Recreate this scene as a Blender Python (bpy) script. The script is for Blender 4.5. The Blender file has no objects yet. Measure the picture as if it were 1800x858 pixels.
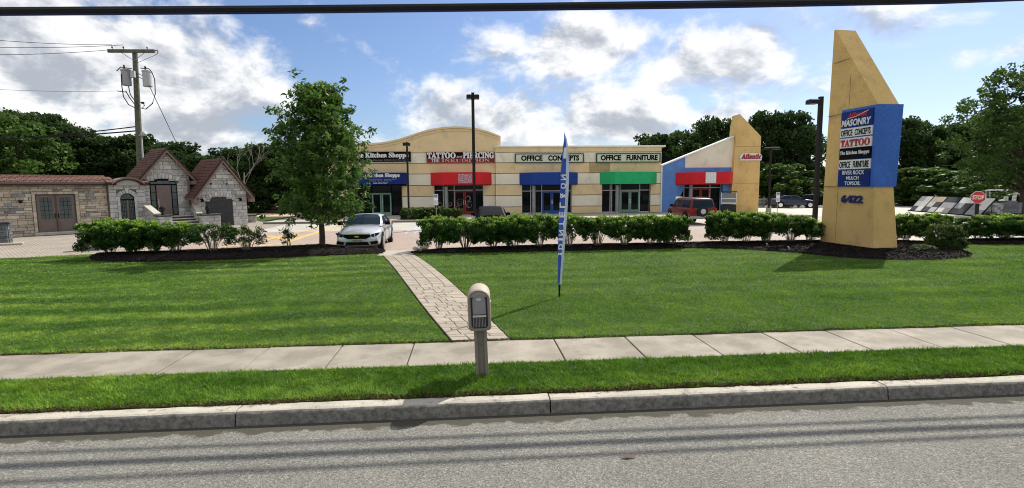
import bpy, math, random
import numpy as np
from mathutils import Vector, Matrix
PI = math.pi
R = math.radians
scn = bpy.context.scene
COL = scn.collection
rng = random.Random(7)

# ------------------------------------------------------------------ camera
CAM = Vector((0, 0, 2.7)); YAW = R(4.4); PITCH = R(6.07); ROLL = 0.0085; F = 950.0
fw = Vector((math.sin(YAW)*math.cos(PITCH), math.cos(YAW)*math.cos(PITCH), -math.sin(PITCH)))
rt = Vector((math.cos(YAW), -math.sin(YAW), 0)); upv = rt.cross(fw)
RX = rt*math.cos(ROLL) - upv*math.sin(ROLL)
UX = upv*math.cos(ROLL) + rt*math.sin(ROLL)
cd = bpy.data.cameras.new('camera'); cam = bpy.data.objects.new('camera', cd); COL.objects.link(cam)
cam.matrix_world = Matrix(((RX.x, UX.x, -fw.x, CAM.x), (RX.y, UX.y, -fw.y, CAM.y), (RX.z, UX.z, -fw.z, CAM.z), (0, 0, 0, 1)))
cd.sensor_width = 36; cd.lens = 36*F/1800; cd.clip_end = 3000; cd.clip_start = 0.05
scn.camera = cam
def ray(x, y): return fw + RX*((x-900)/F) - UX*((y-429)/F)
def G(x, y, z=0.0):
    d = ray(x, y); t = (z-CAM.z)/d.z; return CAM + d*t
def D(x, y, Y):
    d = ray(x, y); return CAM + d*(Y/d.y)

# ------------------------------------------------------------------ light
SUN_AZ = R(42.5); SUN_EL = R(44)           # azimuth clockwise from +Y (behind the shops, to the right)
scn.render.engine = 'CYCLES'
scn.view_settings.view_transform = 'Standard'; scn.view_settings.look = 'None'
scn.cycles.filter_width = 1.05
scn.view_settings.gamma = 1; scn.view_settings.exposure = 0.92
sl = bpy.data.lights.new('sun', 'SUN'); sl.energy = 3.5; sl.angle = R(0.5); sl.color = (1.0, 0.95, 0.86)
so = bpy.data.objects.new('sun', sl); COL.objects.link(so)
sdir = Vector((math.sin(SUN_AZ)*math.cos(SUN_EL), math.cos(SUN_AZ)*math.cos(SUN_EL), math.sin(SUN_EL)))
so.rotation_euler = sdir.to_track_quat('Z', 'Y').to_euler()

def azel(x, y):
    d = ray(x, y).normalized(); return math.atan2(d.x, d.y), math.asin(d.z)
w = bpy.data.worlds.new('World'); scn.world = w; w.use_nodes = True
nt = w.node_tree; nt.nodes.clear(); N = nt.nodes.new; LK = nt.links.new
def mth(op, a, b=None, c=None, clamp=False):
    n = N('ShaderNodeMath'); n.operation = op; n.use_clamp = clamp
    for i, v in enumerate((a, b, c)):
        if v is None: continue
        if isinstance(v, (int, float)): n.inputs[i].default_value = v
        else: LK(v, n.inputs[i])
    return n.outputs[0]
def sstep(v, a, b, lo=0.0, hi=1.0):
    n = N('ShaderNodeMapRange'); n.interpolation_type = 'SMOOTHSTEP'; LK(v, n.inputs[0])
    for i, q in enumerate((a, b, lo, hi)): n.inputs[1+i].default_value = q
    return n.outputs[0]
sky = N('ShaderNodeTexSky'); sky.sky_type = 'NISHITA'; sky.sun_disc = False
sky.sun_elevation = SUN_EL; sky.sun_rotation = SUN_AZ; sky.altitude = 10; sky.air_density = 1.0; sky.dust_density = 0.9; sky.ozone_density = 2.2
tc = N('ShaderNodeTexCoord'); sep = N('ShaderNodeSeparateXYZ'); LK(tc.outputs['Generated'], sep.inputs[0])
dx, dy, dz = sep.outputs
azn = mth('ARCTAN2', dx, dy); eln = mth('ARCSINE', dz)
comb = N('ShaderNodeCombineXYZ'); LK(azn, comb.inputs[0]); LK(mth('MULTIPLY', eln, 1.55), comb.inputs[1])
def fbm(vec, scale, detail, rough=0.55, off=(0, 0, 0), dist=0.0):
    mp = N('ShaderNodeMapping'); mp.inputs['Location'].default_value = off; LK(vec, mp.inputs[0])
    n = N('ShaderNodeTexNoise'); n.inputs['Scale'].default_value = scale; n.inputs['Detail'].default_value = detail
    n.inputs['Roughness'].default_value = rough; n.inputs['Distortion'].default_value = dist; LK(mp.outputs[0], n.inputs['Vector'])
    return n.outputs['Fac']
blobs = [(90, 110, 420, 170, 1.0), (300, 70, 150, 110, .7), (330, 220, 190, 90, .9), (520, 210, 120, 70, .35), (480, 160, 45, 24, .25), (548, 42, 32, 22, .55),
         (775, 190, 110, 75, .75), (890, 150, 150, 100, .6), (1010, 90, 220, 70, .85), (1010, 210, 330, 80, .9), (1230, 110, 200, 95, .8),
         (1430, 50, 260, 60, .62), (1600, 20, 150, 40, .5), (1690, 100, 70, 26, .55), (1775, 88, 60, 24, .5), (1400, 150, 90, 50, .55), (1230, 205, 190, 50, .72), (1330, 90, 180, 80, .72), (1560, 55, 190, 40, .58), (620, 225, 120, 45, .45), (430, 90, 60, 80, .5)]
dens = None
for (bx, by, rx, ry, am) in blobs:
    a0, e0 = azel(bx, by); a1, _ = azel(bx+rx, by); _, e1 = azel(bx, by-ry)
    u = mth('MULTIPLY', mth('SUBTRACT', azn, a0), 1/abs(a1-a0)); v = mth('MULTIPLY', mth('SUBTRACT', eln, e0), 1/max(abs(e1-e0), .01))
    d2 = mth('ADD', mth('MULTIPLY', u, u), mth('MULTIPLY', v, v))
    g = mth('MULTIPLY', mth('POWER', 2.718, mth('MULTIPLY', d2, -0.75)), am)
    dens = g if dens is None else mth('MAXIMUM', dens, g)
# outside the frame the sky goes on with cloud cover raised to brighten the shade
outs = mth('MAXIMUM', sstep(mth('ABSOLUTE', mth('SUBTRACT', azn, YAW)), .76, 1.0), sstep(eln, .30, .45))
dens = mth('ADD', mth('MULTIPLY', dens, mth('SUBTRACT', 1.0, outs)), mth('MULTIPLY', outs, .68))
n1 = fbm(comb.outputs[0], 7.0, 9, .60, dist=.2)
n2 = fbm(comb.outputs[0], 7.0, 9, .60, off=(.012, .045, 0), dist=.2)
n3 = fbm(comb.outputs[0], 3.2, 5, .5, off=(3, 1, 0))
cov = mth('ADD', dens, mth('MULTIPLY', mth('SUBTRACT', n1, .5), 1.9))
alpha = sstep(cov, .33, .78)
puff = mth('SUBTRACT', n1, n2)                                      # brighter where the cloud thins upward
shade = mth('ADD', mth('MULTIPLY', puff, 4.6), mth('MULTIPLY', mth('SUBTRACT', .56, n3), 1.9))
shade = mth('ADD', shade, mth('MULTIPLY', mth('SUBTRACT', 1.0, sstep(cov, .5, 1.35)), .45))
bright = sstep(shade, -.10, .85)
ccol = N('ShaderNodeMix'); ccol.data_type = 'RGBA'; LK(bright, ccol.inputs[0])
ccol.inputs[6].default_value = (2.9, 3.12, 3.5, 1); ccol.inputs[7].default_value = (6.5, 6.5, 6.5, 1)
cm = N('ShaderNodeMix'); cm.data_type = 'RGBA'; LK(mth('MULTIPLY', alpha, .96), cm.inputs[0])
skc = N('ShaderNodeMix'); skc.data_type = 'RGBA'; skc.blend_type = 'MULTIPLY'; skc.inputs[0].default_value = 1
LK(sky.outputs[0], skc.inputs[6]); skc.inputs[7].default_value = (.56, .62, .75, 1)
LK(skc.outputs[2], cm.inputs[6]); LK(ccol.outputs[2], cm.inputs[7])
bg = N('ShaderNodeBackground'); bg.inputs[1].default_value = 0.088; LK(cm.outputs[2], bg.inputs[0])
wo = N('ShaderNodeOutputWorld'); LK(bg.outputs[0], wo.inputs[0])

# ------------------------------------------------------------------ materials
def pmat(name, col, col2=None, rough=.8, scale=4.0, bump=0.0, bscale=40.0, objrand=0.0, metal=0.0, spec=.25, fine=0.0, fscale=120.0,
         stain=None, stainscale=2.0, stainamt=.5, world=False, coat=0.0, contrast=1.0):
    m = bpy.data.materials.new(name); m.use_nodes = True; t = m.node_tree; n = t.nodes; l = t.links
    b = n['Principled BSDF']; b.inputs['Roughness'].default_value = rough; b.inputs['Metallic'].default_value = metal
    b.inputs['Specular IOR Level'].default_value = spec; b.inputs['Coat Weight'].default_value = coat
    if world:
        g = n.new('ShaderNodeNewGeometry'); vec = g.outputs['Position']
    else:
        g = n.new('ShaderNodeTexCoord'); vec = g.outputs['Object']
    def noise(s, d=4, r=.55):
        q = n.new('ShaderNodeTexNoise'); q.inputs['Scale'].default_value = s; q.inputs['Detail'].default_value = d; q.inputs['Roughness'].default_value = r
        l.new(vec, q.inputs['Vector']); return q.outputs['Fac']
    def mix(f, a, c):
        q = n.new('ShaderNodeMix'); q.data_type = 'RGBA'
        if isinstance(f, float): q.inputs[0].default_value = f
        else: l.new(f, q.inputs[0])
        for i, v in ((6, a), (7, c)):
            if isinstance(v, tuple): q.inputs[i].default_value = (*v, 1)
            else: l.new(v, q.inputs[i])
        return q.outputs[2]
    def ramp(v, a, c):
        q = n.new('ShaderNodeMapRange'); q.interpolation_type = 'SMOOTHSTEP'; l.new(v, q.inputs[0]); q.inputs[1].default_value = a; q.inputs[2].default_value = c
        return q.outputs[0]
    if col2 is None: col2 = tuple(c*.82 for c in col)
    k = .22/contrast
    c = mix(ramp(noise(scale), .5-k, .5+k), tuple(col), tuple(col2))
    if fine:
        f = ramp(noise(fscale, 2), .35, .65)
        c = mix(f, c, mul(n, l, c, 1-fine))
    if stain:
        c = mix(mulv(n, l, ramp(noise(stainscale, 7, .7), .52, .68), stainamt), c, tuple(stain))
    if objrand:
        oi = n.new('ShaderNodeObjectInfo'); mr = n.new('ShaderNodeMapRange'); l.new(oi.outputs['Random'], mr.inputs[0])
        mr.inputs[3].default_value = 1-objrand; mr.inputs[4].default_value = 1+objrand
        hs = n.new('ShaderNodeHueSaturation'); l.new(c, hs.inputs['Color']); l.new(mr.outputs[0], hs.inputs['Value']); c = hs.outputs[0]
    l.new(c, b.inputs['Base Color'])
    if bump:
        bp = n.new('ShaderNodeBump'); bp.inputs['Strength'].default_value = bump; bp.inputs['Distance'].default_value = .02
        l.new(noise(bscale, 5, .6), bp.inputs['Height']); l.new(bp.outputs[0], b.inputs['Normal'])
    return m
def mul(n, l, c, k):
    q = n.new('ShaderNodeVectorMath'); q.operation = 'SCALE'; l.new(c, q.inputs[0]); q.inputs['Scale'].default_value = k; return q.outputs[0]
def mulv(n, l, v, k):
    q = n.new('ShaderNodeMath'); q.operation = 'MULTIPLY'; l.new(v, q.inputs[0]); q.inputs[1].default_value = k; return q.outputs[0]
def leafmat(name, dark, mid, light, trans=.3, rough=.5):
    m = bpy.data.materials.new(name); m.use_nodes = True; t = m.node_tree; n = t.nodes; l = t.links
    b = n['Principled BSDF']; b.inputs['Roughness'].default_value = rough; b.inputs['Specular IOR Level'].default_value = .10
    a = n.new('ShaderNodeAttribute'); a.attribute_name = 'tint'
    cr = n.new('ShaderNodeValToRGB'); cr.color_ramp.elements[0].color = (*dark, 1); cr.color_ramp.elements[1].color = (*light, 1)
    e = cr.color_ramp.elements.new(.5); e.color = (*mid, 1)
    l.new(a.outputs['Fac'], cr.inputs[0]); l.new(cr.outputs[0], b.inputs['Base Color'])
    tr = n.new('ShaderNodeBsdfTranslucent'); l.new(cr.outputs[0], tr.inputs['Color'])
    ms = n.new('ShaderNodeMixShader'); ms.inputs[0].default_value = trans; l.new(b.outputs[0], ms.inputs[1]); l.new(tr.outputs[0], ms.inputs[2])
    l.new(ms.outputs[0], n['Material Output'].inputs[0])
    return m
def glassmat(name, col, rough=.04, spec=.22):
    return pmat(name, col, rough=rough, spec=spec, scale=1.0)

ASPH = pmat('asphalt', (.235, .228, .205), (.195, .190, .172), rough=.9, scale=.7, bump=1.0, bscale=90, world=True)
def asphalt_nodes(m):
    t = m.node_tree; n = t.nodes; l = t.links; b = n['Principled BSDF']
    src = b.inputs['Base Color'].links[0].from_socket; g = n.new('ShaderNodeNewGeometry')
    v = n.new('ShaderNodeTexVoronoi'); v.inputs['Scale'].default_value = 72; l.new(g.outputs['Position'], v.inputs['Vector'])
    sp = n.new('ShaderNodeSeparateColor'); l.new(v.outputs['Color'], sp.inputs[0])
    r = n.new('ShaderNodeValToRGB'); l.new(sp.outputs[0], r.inputs[0])
    r.color_ramp.elements[0].color = (.30, .30, .29, 1); r.color_ramp.elements[1].color = (1.9, 1.85, 1.75, 1)
    e = r.color_ramp.elements.new(.35); e.color = (.8, .8, .8, 1); e = r.color_ramp.elements.new(.8); e.color = (1.1, 1.1, 1.08, 1)
    x = n.new('ShaderNodeMix'); x.data_type = 'RGBA'; x.blend_type = 'MULTIPLY'; x.inputs[0].default_value = .65; l.new(src, x.inputs[6]); l.new(r.outputs[0], x.inputs[7])
    # grit and damp wear along the gutter
    s = n.new('ShaderNodeSeparateXYZ'); l.new(g.outputs['Position'], s.inputs[0])
    nz = n.new('ShaderNodeTexNoise'); nz.inputs['Scale'].default_value = 3.5; nz.inputs['Detail'].default_value = 6; l.new(g.outputs['Position'], nz.inputs['Vector'])
    ad = n.new('ShaderNodeMath'); ad.operation = 'MULTIPLY_ADD'; l.new(nz.outputs['Fac'], ad.inputs[0]); ad.inputs[1].default_value = .45; l.new(s.outputs[1], ad.inputs[2])
    mr = n.new('ShaderNodeMapRange'); l.new(ad.outputs[0], mr.inputs[0]); mr.inputs[1].default_value = 6.15; mr.inputs[2].default_value = 6.20; mr.inputs[4].default_value = .9
    y = n.new('ShaderNodeMix'); y.data_type = 'RGBA'; l.new(mr.outputs[0], y.inputs[0]); l.new(x.outputs[2], y.inputs[6]); y.inputs[7].default_value = (.062, .057, .042, 1)
    l.new(y.outputs[2], b.inputs['Base Color'])
asphalt_nodes(ASPH)
CONC = pmat('sidewalk_concrete', (.345, .31, .255), (.24, .215, .175), rough=.9, scale=1.9, bump=.3, bscale=120, objrand=.09, fine=.18, fscale=70, stain=(.16, .14, .105), stainscale=1.5, stainamt=.55, contrast=1.4, world=True)
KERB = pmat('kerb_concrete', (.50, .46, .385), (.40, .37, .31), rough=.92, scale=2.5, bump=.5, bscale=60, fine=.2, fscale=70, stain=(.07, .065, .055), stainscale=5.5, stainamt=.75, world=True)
def shade_grime(m, z0, z1, col, amt):  # darkens the kerb face in colour: painted shade together with grime
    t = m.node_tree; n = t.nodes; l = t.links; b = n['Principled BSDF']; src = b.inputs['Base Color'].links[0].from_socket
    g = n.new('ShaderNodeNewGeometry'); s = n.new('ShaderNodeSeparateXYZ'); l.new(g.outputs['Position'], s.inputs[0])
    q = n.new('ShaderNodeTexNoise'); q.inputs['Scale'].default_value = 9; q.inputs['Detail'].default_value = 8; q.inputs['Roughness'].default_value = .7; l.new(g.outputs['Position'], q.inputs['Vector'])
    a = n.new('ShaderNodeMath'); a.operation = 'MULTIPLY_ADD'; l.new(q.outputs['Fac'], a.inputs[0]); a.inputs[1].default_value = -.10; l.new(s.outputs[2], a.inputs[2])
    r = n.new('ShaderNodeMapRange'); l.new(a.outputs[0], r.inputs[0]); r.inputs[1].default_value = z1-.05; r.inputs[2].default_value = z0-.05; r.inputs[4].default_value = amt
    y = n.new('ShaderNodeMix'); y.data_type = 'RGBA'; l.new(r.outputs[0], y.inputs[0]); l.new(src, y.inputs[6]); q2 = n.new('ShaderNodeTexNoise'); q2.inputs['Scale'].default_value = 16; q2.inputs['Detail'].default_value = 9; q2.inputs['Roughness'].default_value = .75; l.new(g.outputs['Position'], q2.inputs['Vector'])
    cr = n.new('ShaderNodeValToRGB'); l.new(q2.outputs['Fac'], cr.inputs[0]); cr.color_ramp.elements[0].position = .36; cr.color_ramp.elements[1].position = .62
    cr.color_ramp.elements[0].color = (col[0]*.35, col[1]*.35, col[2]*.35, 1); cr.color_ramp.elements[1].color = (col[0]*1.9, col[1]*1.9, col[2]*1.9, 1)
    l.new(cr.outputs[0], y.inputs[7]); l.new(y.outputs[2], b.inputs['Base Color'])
shade_grime(KERB, .125, .152, (.105, .10, .088), .85)
SOIL = pmat('soil', (.085, .06, .04), (.05, .037, .025), rough=1, scale=12, bump=.6, bscale=60, world=True)
LAWN = pmat('lawn_thatch', (.055, .100, .018), (.032, .062, .012), rough=1, scale=3.0, fine=.35, fscale=70, bump=.5, bscale=80, world=True)
MULCH = pmat('mulch', (.016, .011, .009), (.008, .006, .005), rough=1, scale=25, bump=1, bscale=60, world=True)
PAVER = pmat('path_paver', (.36, .315, .26), (.30, .255, .20), rough=.9, scale=9, bump=.3, bscale=90, objrand=.12, fine=.15, world=False)
PBASE = pmat('joint_sand', (.20, .165, .12), rough=1, world=True)
EARTH = pmat('far_ground', (.085, .105, .04), (.12, .10, .055), rough=1, scale=.08, world=True)
SAND = pmat('sandy_ground', (.50, .40, .27), (.40, .31, .20), rough=1, scale=.6, bump=.4, bscale=5, world=True)
STUC_T = pmat('tan_stucco', (.82, .64, .37), (.74, .57, .32), rough=.95, scale=.8, bump=.25, bscale=45, fine=.08, stain=(.38, .29, .16), stainscale=.9, stainamt=.35, world=True)
STUC_C = pmat('cream_stucco', (.86, .80, .64), (.79, .73, .57), rough=.95, scale=.7, bump=.2, bscale=45, fine=.06, stain=(.45, .40, .30), stainscale=.8, stainamt=.35, world=True)
STUC_O = pmat('ochre_stucco', (.78, .53, .215), (.68, .45, .17), rough=.95, scale=.7, bump=.6, bscale=22, fine=.14, fscale=28, stain=(.34, .24, .11), stainscale=1.1, stainamt=.4, world=True)
STUC_B = pmat('blue_stucco', (.14, .28, .62), (.11, .23, .52), rough=.9, scale=1.5, bump=.3, bscale=40, fine=.1, fscale=30, world=True)
SIGNBLUE = pmat('blue_stucco_box', (.070, .185, .62), (.055, .150, .52), rough=.85, scale=1.6, bump=.6, bscale=24, fine=.22, fscale=26, world=True)
WHITE = pmat('white_paint', (.78, .78, .76), (.70, .70, .68), rough=.5, scale=6)
OFFW = pmat('sign_face_cream', (.62, .66, .52), (.58, .62, .48), rough=.5)
BLACK = pmat('black_paint', (.006, .006, .007), rough=.6, spec=.06)
DKMET = pmat('dark_bronze_metal', (.016, .014, .013), (.012, .011, .010), rough=.5, spec=.2)
GRMET = pmat('grey_metal', (.33, .34, .35), (.25, .26, .27), rough=.45, metal=.6)
ALU = pmat('white_window_frame', (.60, .60, .60), rough=.4)
REDF = pmat('red_awning_fabric', (.66, .022, .028), (.58, .018, .024), rough=.75, scale=3, bump=.1)
BLUF = pmat('blue_awning_fabric', (.012, .05, .28), (.01, .042, .24), rough=.75, scale=3)
GRNF = pmat('green_awning_fabric', (.022, .42, .15), (.018, .36, .125), rough=.75, scale=3)
NAVYF = pmat('navy_sign_vinyl', (.010, .030, .19), rough=.6, spec=.15)
GLASS = glassmat('dark_window_glass', (.010, .013, .014))
GLASSG = glassmat('grey_green_glass', (.10, .125, .12), rough=.12)
GRNP = pmat('sage_door_paint', (.20, .36, .27), rough=.5)
REDP = pmat('red_door_paint', (.32, .025, .02), rough=.5)
BLUP = pmat('blue_door_paint', (.03, .10, .34), rough=.5)
TAUPE = pmat('taupe_door_paint', (.185, .14, .125), (.155, .118, .105), rough=.6, scale=8)
TAUPD = pmat('dark_taupe_paint', (.10, .078, .072), rough=.6)
SHINGLE = pmat('brown_red_shingle', (.15, .075, .058), (.09, .048, .040), rough=.9, scale=9, bump=.4, contrast=1.4)
TILE = pmat('terracotta_tile', (.17, .085, .068), (.11, .058, .048), rough=.85, scale=7, bump=.3)
DKBR = pmat('dark_brown_trim', (.045, .030, .026), rough=.6)
FASC = pmat('brown_fascia', (.23, .155, .125), (.19, .13, .105), rough=.6)
STN = [pmat('stone_buff', (.62, .545, .44), (.48, .42, .335), rough=.95, scale=5, bump=.9, bscale=14, objrand=.22, fine=.2, fscale=50),
       pmat('stone_tan', (.53, .45, .35), (.40, .34, .265), rough=.95, scale=5, bump=.9, bscale=14, objrand=.2, fine=.2, fscale=50),
       pmat('stone_grey', (.33, .325, .31), (.22, .22, .21), rough=.95, scale=5, bump=.9, bscale=14, objrand=.2, fine=.2, fscale=50)]
STP = [pmat('stone_pale', (.62, .605, .58), (.48, .47, .45), rough=.95, scale=5, bump=.9, bscale=14, objrand=.14, fine=.2, fscale=50),
       pmat('stone_pale_grey', (.50, .49, .475), (.39, .38, .37), rough=.95, scale=5, bump=.9, bscale=14, objrand=.16, fine=.2, fscale=50)]
SLATE = [pmat('slate_stone', (.17, .18, .19), (.11, .12, .13), rough=.95, scale=6, bump=.8, bscale=14, objrand=.25)]
MORTAR = pmat('mortar', (.17, .15, .12), rough=1, world=True)
CAPST = pmat('cap_stone', (.50, .47, .41), (.42, .39, .34), rough=.9, scale=5, bump=.3)
SLATC = pmat('dark_cap_stone', (.07, .07, .07), rough=.8)
BARK = pmat('grey_bark', (.10, .075, .055), (.055, .043, .033), rough=1, scale=18, bump=1, bscale=30)
PALEB = pmat('pale_dead_bark', (.32, .29, .25), (.22, .20, .17), rough=1, scale=12)
TWIG = pmat('shrub_stem', (.27, .23, .18), (.17, .14, .105), rough=1, scale=20)
POLEW = pmat('weathered_pole_wood', (.155, .15, .115), (.085, .09, .058), rough=1, scale=5, bump=.6, bscale=18, stain=(.08, .10, .05), stainscale=2.5, stainamt=.6)
RUST = pmat('rusty_grey_enamel', (.36, .38, .39), (.30, .32, .33), rough=.6, stain=(.38, .13, .035), stainscale=2.2, stainamt=.95, scale=4)
ENAM = pmat('grey_enamel', (.46, .48, .49), (.40, .42, .43), rough=.5)
CABLE = pmat('black_cable', (.012, .012, .014), rough=.6)
CABLEB = pmat('bluish_cable_jacket', (.02, .025, .09), rough=.5)
MBX = pmat('beige_plastic', (.40, .345, .275), (.36, .31, .245), rough=.55, scale=4, stain=(.27, .22, .16), stainscale=3, stainamt=.4)
MBXF = pmat('shaded_beige_plastic', (.23, .20, .165), (.19, .165, .135), rough=.6, scale=5)  # darker copy of the beige, shade of the front put into the colour
MBD = pmat('grey_plastic', (.24, .24, .235), rough=.5)
DKGLASSP = pmat('black_plastic', (.02, .02, .022), rough=.4)
SILV = pmat('silver_car_paint', (.62, .64, .67), rough=.28, metal=.55, spec=.5, coat=.6)
MAROON = pmat('dark_red_car_paint', (.125, .006, .008), rough=.3, spec=.3, coat=.2)
BLKP = pmat('black_car_paint', (.007, .007, .009), rough=.5, spec=.06, coat=0)
WHTP = pmat('white_car_paint', (.72, .73, .75), rough=.3, coat=.5)
NAVP = pmat('dark_blue_car_paint', (.015, .02, .05), rough=.25, coat=.7)
CARGL = glassmat('car_glass', (.015, .03, .045), rough=.05)
CARGL.node_tree.nodes['Principled BSDF'].inputs['IOR'].default_value = 1.18; GLASS.node_tree.nodes['Principled BSDF'].inputs['IOR'].default_value = 1.3
CHROME = pmat('chrome', (.75, .76, .78), rough=.15, metal=1)
GOLD = pmat('gold_badge', (.72, .45, .14), rough=.3, metal=.8)
TYRE = pmat('tyre_rubber', (.018, .018, .018), rough=.85)
LAMPG = pmat('lamp_lens', (.75, .77, .78), rough=.1, spec=.8)
REDL = pmat('red_lens', (.35, .01, .01), rough=.2)
STOPR = pmat('stop_sign_red', (.52, .05, .045), rough=.5)
SGNB = pmat('sign_blue', (.03, .12, .45), rough=.5)
NAVYL = pmat('navy_letters', (.02, .03, .16), rough=.6)
REDLET = pmat('red_letters', (.50, .03, .03), rough=.5)
DKRED = pmat('dark_red_board', (.26, .018, .018), rough=.5)
BLUEFLAG = pmat('blue_flag_cloth', (.05, .12, .50), (.035, .09, .42), rough=.7)
PALEFLAG = pmat('pale_flag_edge', (.55, .62, .78), rough=.7)
YELP = pmat('faded_yellow_paint', (.55, .38, .16), rough=.9, world=True)
BLUPT = pmat('faded_blue_paint', (.30, .42, .58), rough=.9, world=True)
LOTC = pmat('lot_concrete', (.40, .365, .31), (.33, .30, .255), rough=.95, scale=.5, world=True)
DRYG = leafmat('dry_grass_blade', (.30, .24, .12), (.46, .38, .20), (.55, .48, .28), .2)
TR_L = leafmat('shade_tree_leaf', (.030, .072, .014), (.080, .160, .030), (.23, .32, .075), .42, .45)
BG_L = leafmat('woodland_leaf', (.016, .034, .011), (.036, .070, .019), (.085, .135, .035), .3, .7)
BR_L = leafmat('bright_tree_leaf', (.026, .056, .012), (.065, .125, .025), (.14, .21, .045), .3, .55)
HG_L = leafmat('shrub_leaf', (.014, .038, .008), (.042, .108, .017), (.27, .42, .055), .35, .4)
YW_L = leafmat('low_shrub_leaf', (.022, .045, .012), (.050, .090, .020), (.20, .26, .06), .25, .5)
GR_L = leafmat('grass_blade', (.030, .090, .008), (.112, .245, .020), (.36, .47, .075), .3, .6)
CHIP = leafmat('bark_chip', (.006, .005, .004), (.013, .009, .007), (.09, .07, .055), 0, .9)

# ------------------------------------------------------------------ helpers
class MB:
    def __init__(s): s.v = []; s.f = []
    def add(s, vs, fs):
        o = len(s.v); s.v += [tuple(p) for p in vs]; s.f += [tuple(i+o for i in f) for f in fs]; return s
    def box(s, x0, x1, y0, y1, z0, z1, c=0.0):
        if c <= 0:
            return s.add([(x0,y0,z0),(x1,y0,z0),(x1,y1,z0),(x0,y1,z0),(x0,y0,z1),(x1,y0,z1),(x1,y1,z1),(x0,y1,z1)],
                         [(0,3,2,1),(4,5,6,7),(0,1,5,4),(1,2,6,5),(2,3,7,6),(3,0,4,7)])
        # chamfer on the top edges
        return s.add([(x0,y0,z0),(x1,y0,z0),(x1,y1,z0),(x0,y1,z0),(x0,y0,z1-c),(x1,y0,z1-c),(x1,y1,z1-c),(x0,y1,z1-c),
                      (x0+c,y0+c,z1),(x1-c,y0+c,z1),(x1-c,y1-c,z1),(x0+c,y1-c,z1)],
                     [(0,3,2,1),(0,1,5,4),(1,2,6,5),(2,3,7,6),(3,0,4,7),(4,5,9,8),(5,6,10,9),(6,7,11,10),(7,4,8,11),(8,9,10,11)])
    def tube(s, pts, r, n=8, r2=None, cap=True):
        pts = [Vector(p) for p in pts]; m = len(pts); rings = []
        for i, p in enumerate(pts):
            t = (pts[min(i+1, m-1)] - pts[max(i-1, 0)])
            if t.length < 1e-9: t = Vector((0, 0, 1))
            t.normalize(); a = Vector((0, 0, 1)) if abs(t.z) < .9 else Vector((1, 0, 0))
            u = t.cross(a).normalized(); v = t.cross(u)
            if callable(r): rr = r(i/(m-1))
            else: rr = r if r2 is None else r+(r2-r)*i/(m-1)
            rings.append([p+u*(rr*math.cos(2*PI*k/n))+v*(rr*math.sin(2*PI*k/n)) for k in range(n)])
        vs = [q for rg in rings for q in rg]; fs = []
        for i in range(m-1):
            for k in range(n): fs.append((i*n+k, i*n+(k+1) % n, (i+1)*n+(k+1) % n, (i+1)*n+k))
        if cap: fs.append(tuple(range(n-1, -1, -1))); fs.append(tuple((m-1)*n+k for k in range(n)))
        return s.add(vs, fs)
    def lathe(s, prof, c=(0, 0, 0), n=16, axis='z'):
        vs = []; fs = []
        for (r, h) in prof:
            for k in range(n):
                a = 2*PI*k/n; x, y = r*math.cos(a), r*math.sin(a)
                vs.append((c[0]+x, c[1]+y, c[2]+h) if axis == 'z' else (c[0]+h, c[1]+x, c[2]+y))
        m = len(prof)
        for i in range(m-1):
            for k in range(n): fs.append((i*n+k, i*n+(k+1) % n, (i+1)*n+(k+1) % n, (i+1)*n+k))
        fs.append(tuple(range(n-1, -1, -1))); fs.append(tuple((m-1)*n+k for k in range(n)))
        return s.add(vs, fs)
    def prism(s, poly, a, b, axis='y'):
        n = len(poly)
        f = {'y': lambda p, h: (p[0], h, p[1]), 'x': lambda p, h: (h, p[0], p[1]), 'z': lambda p, h: (p[0], p[1], h)}[axis]
        vs = [f(p, a) for p in poly] + [f(p, b) for p in poly]
        fs = [tuple(range(n-1, -1, -1)), tuple(range(n, 2*n))] + [(i, (i+1) % n, n+(i+1) % n, n+i) for i in range(n)]
        return s.add(vs, fs)
    def build(s, name, mat, parent=None, smooth=False, kind=None, label=None, loc=None):
        me = bpy.data.meshes.new(name); me.from_pydata(s.v, [], s.f); me.update()
        import bmesh
        bm = bmesh.new(); bm.from_mesh(me); bmesh.ops.recalc_face_normals(bm, faces=bm.faces); bm.to_mesh(me); bm.free()
        if smooth: me.polygons.foreach_set('use_smooth', [True]*len(me.polygons))
        return link(name, me, mat, parent, kind, label, loc)
def link(name, me, mat, parent=None, kind=None, label=None, loc=None):
    if mat and not me.materials: me.materials.append(mat)
    o = bpy.data.objects.new(name, me); COL.objects.link(o)
    if parent: o.parent = parent
    if loc is not None: o.location = loc
    if kind: o['kind'] = kind
    if label: o['label'] = label
    return o
def thing(name, label, cat, loc=(0, 0, 0), rz=0.0, group=None, kind=None):
    o = bpy.data.objects.new(name, None); COL.objects.link(o); o.location = loc; o.rotation_euler = (0, 0, rz)
    o.empty_display_size = .2
    if label: o['label'] = label
    if cat: o['category'] = cat
    if group: o['group'] = group
    if kind: o['kind'] = kind
    return o
def tag(o, label, cat, group=None):
    o['label'] = label; o['category'] = cat
    if group: o['group'] = group
    return o
def copy_tree(o, parent=None):
    c = o.copy(); COL.objects.link(c); c.parent = parent
    if parent: c.matrix_parent_inverse = o.matrix_parent_inverse.copy()
    for ch in list(o.children): copy_tree(ch, c)
    return c
def bx(name, mat, parent, *a, c=0.0, **k): return MB().box(*a, c=c).build(name, mat, parent, **k)
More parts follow.
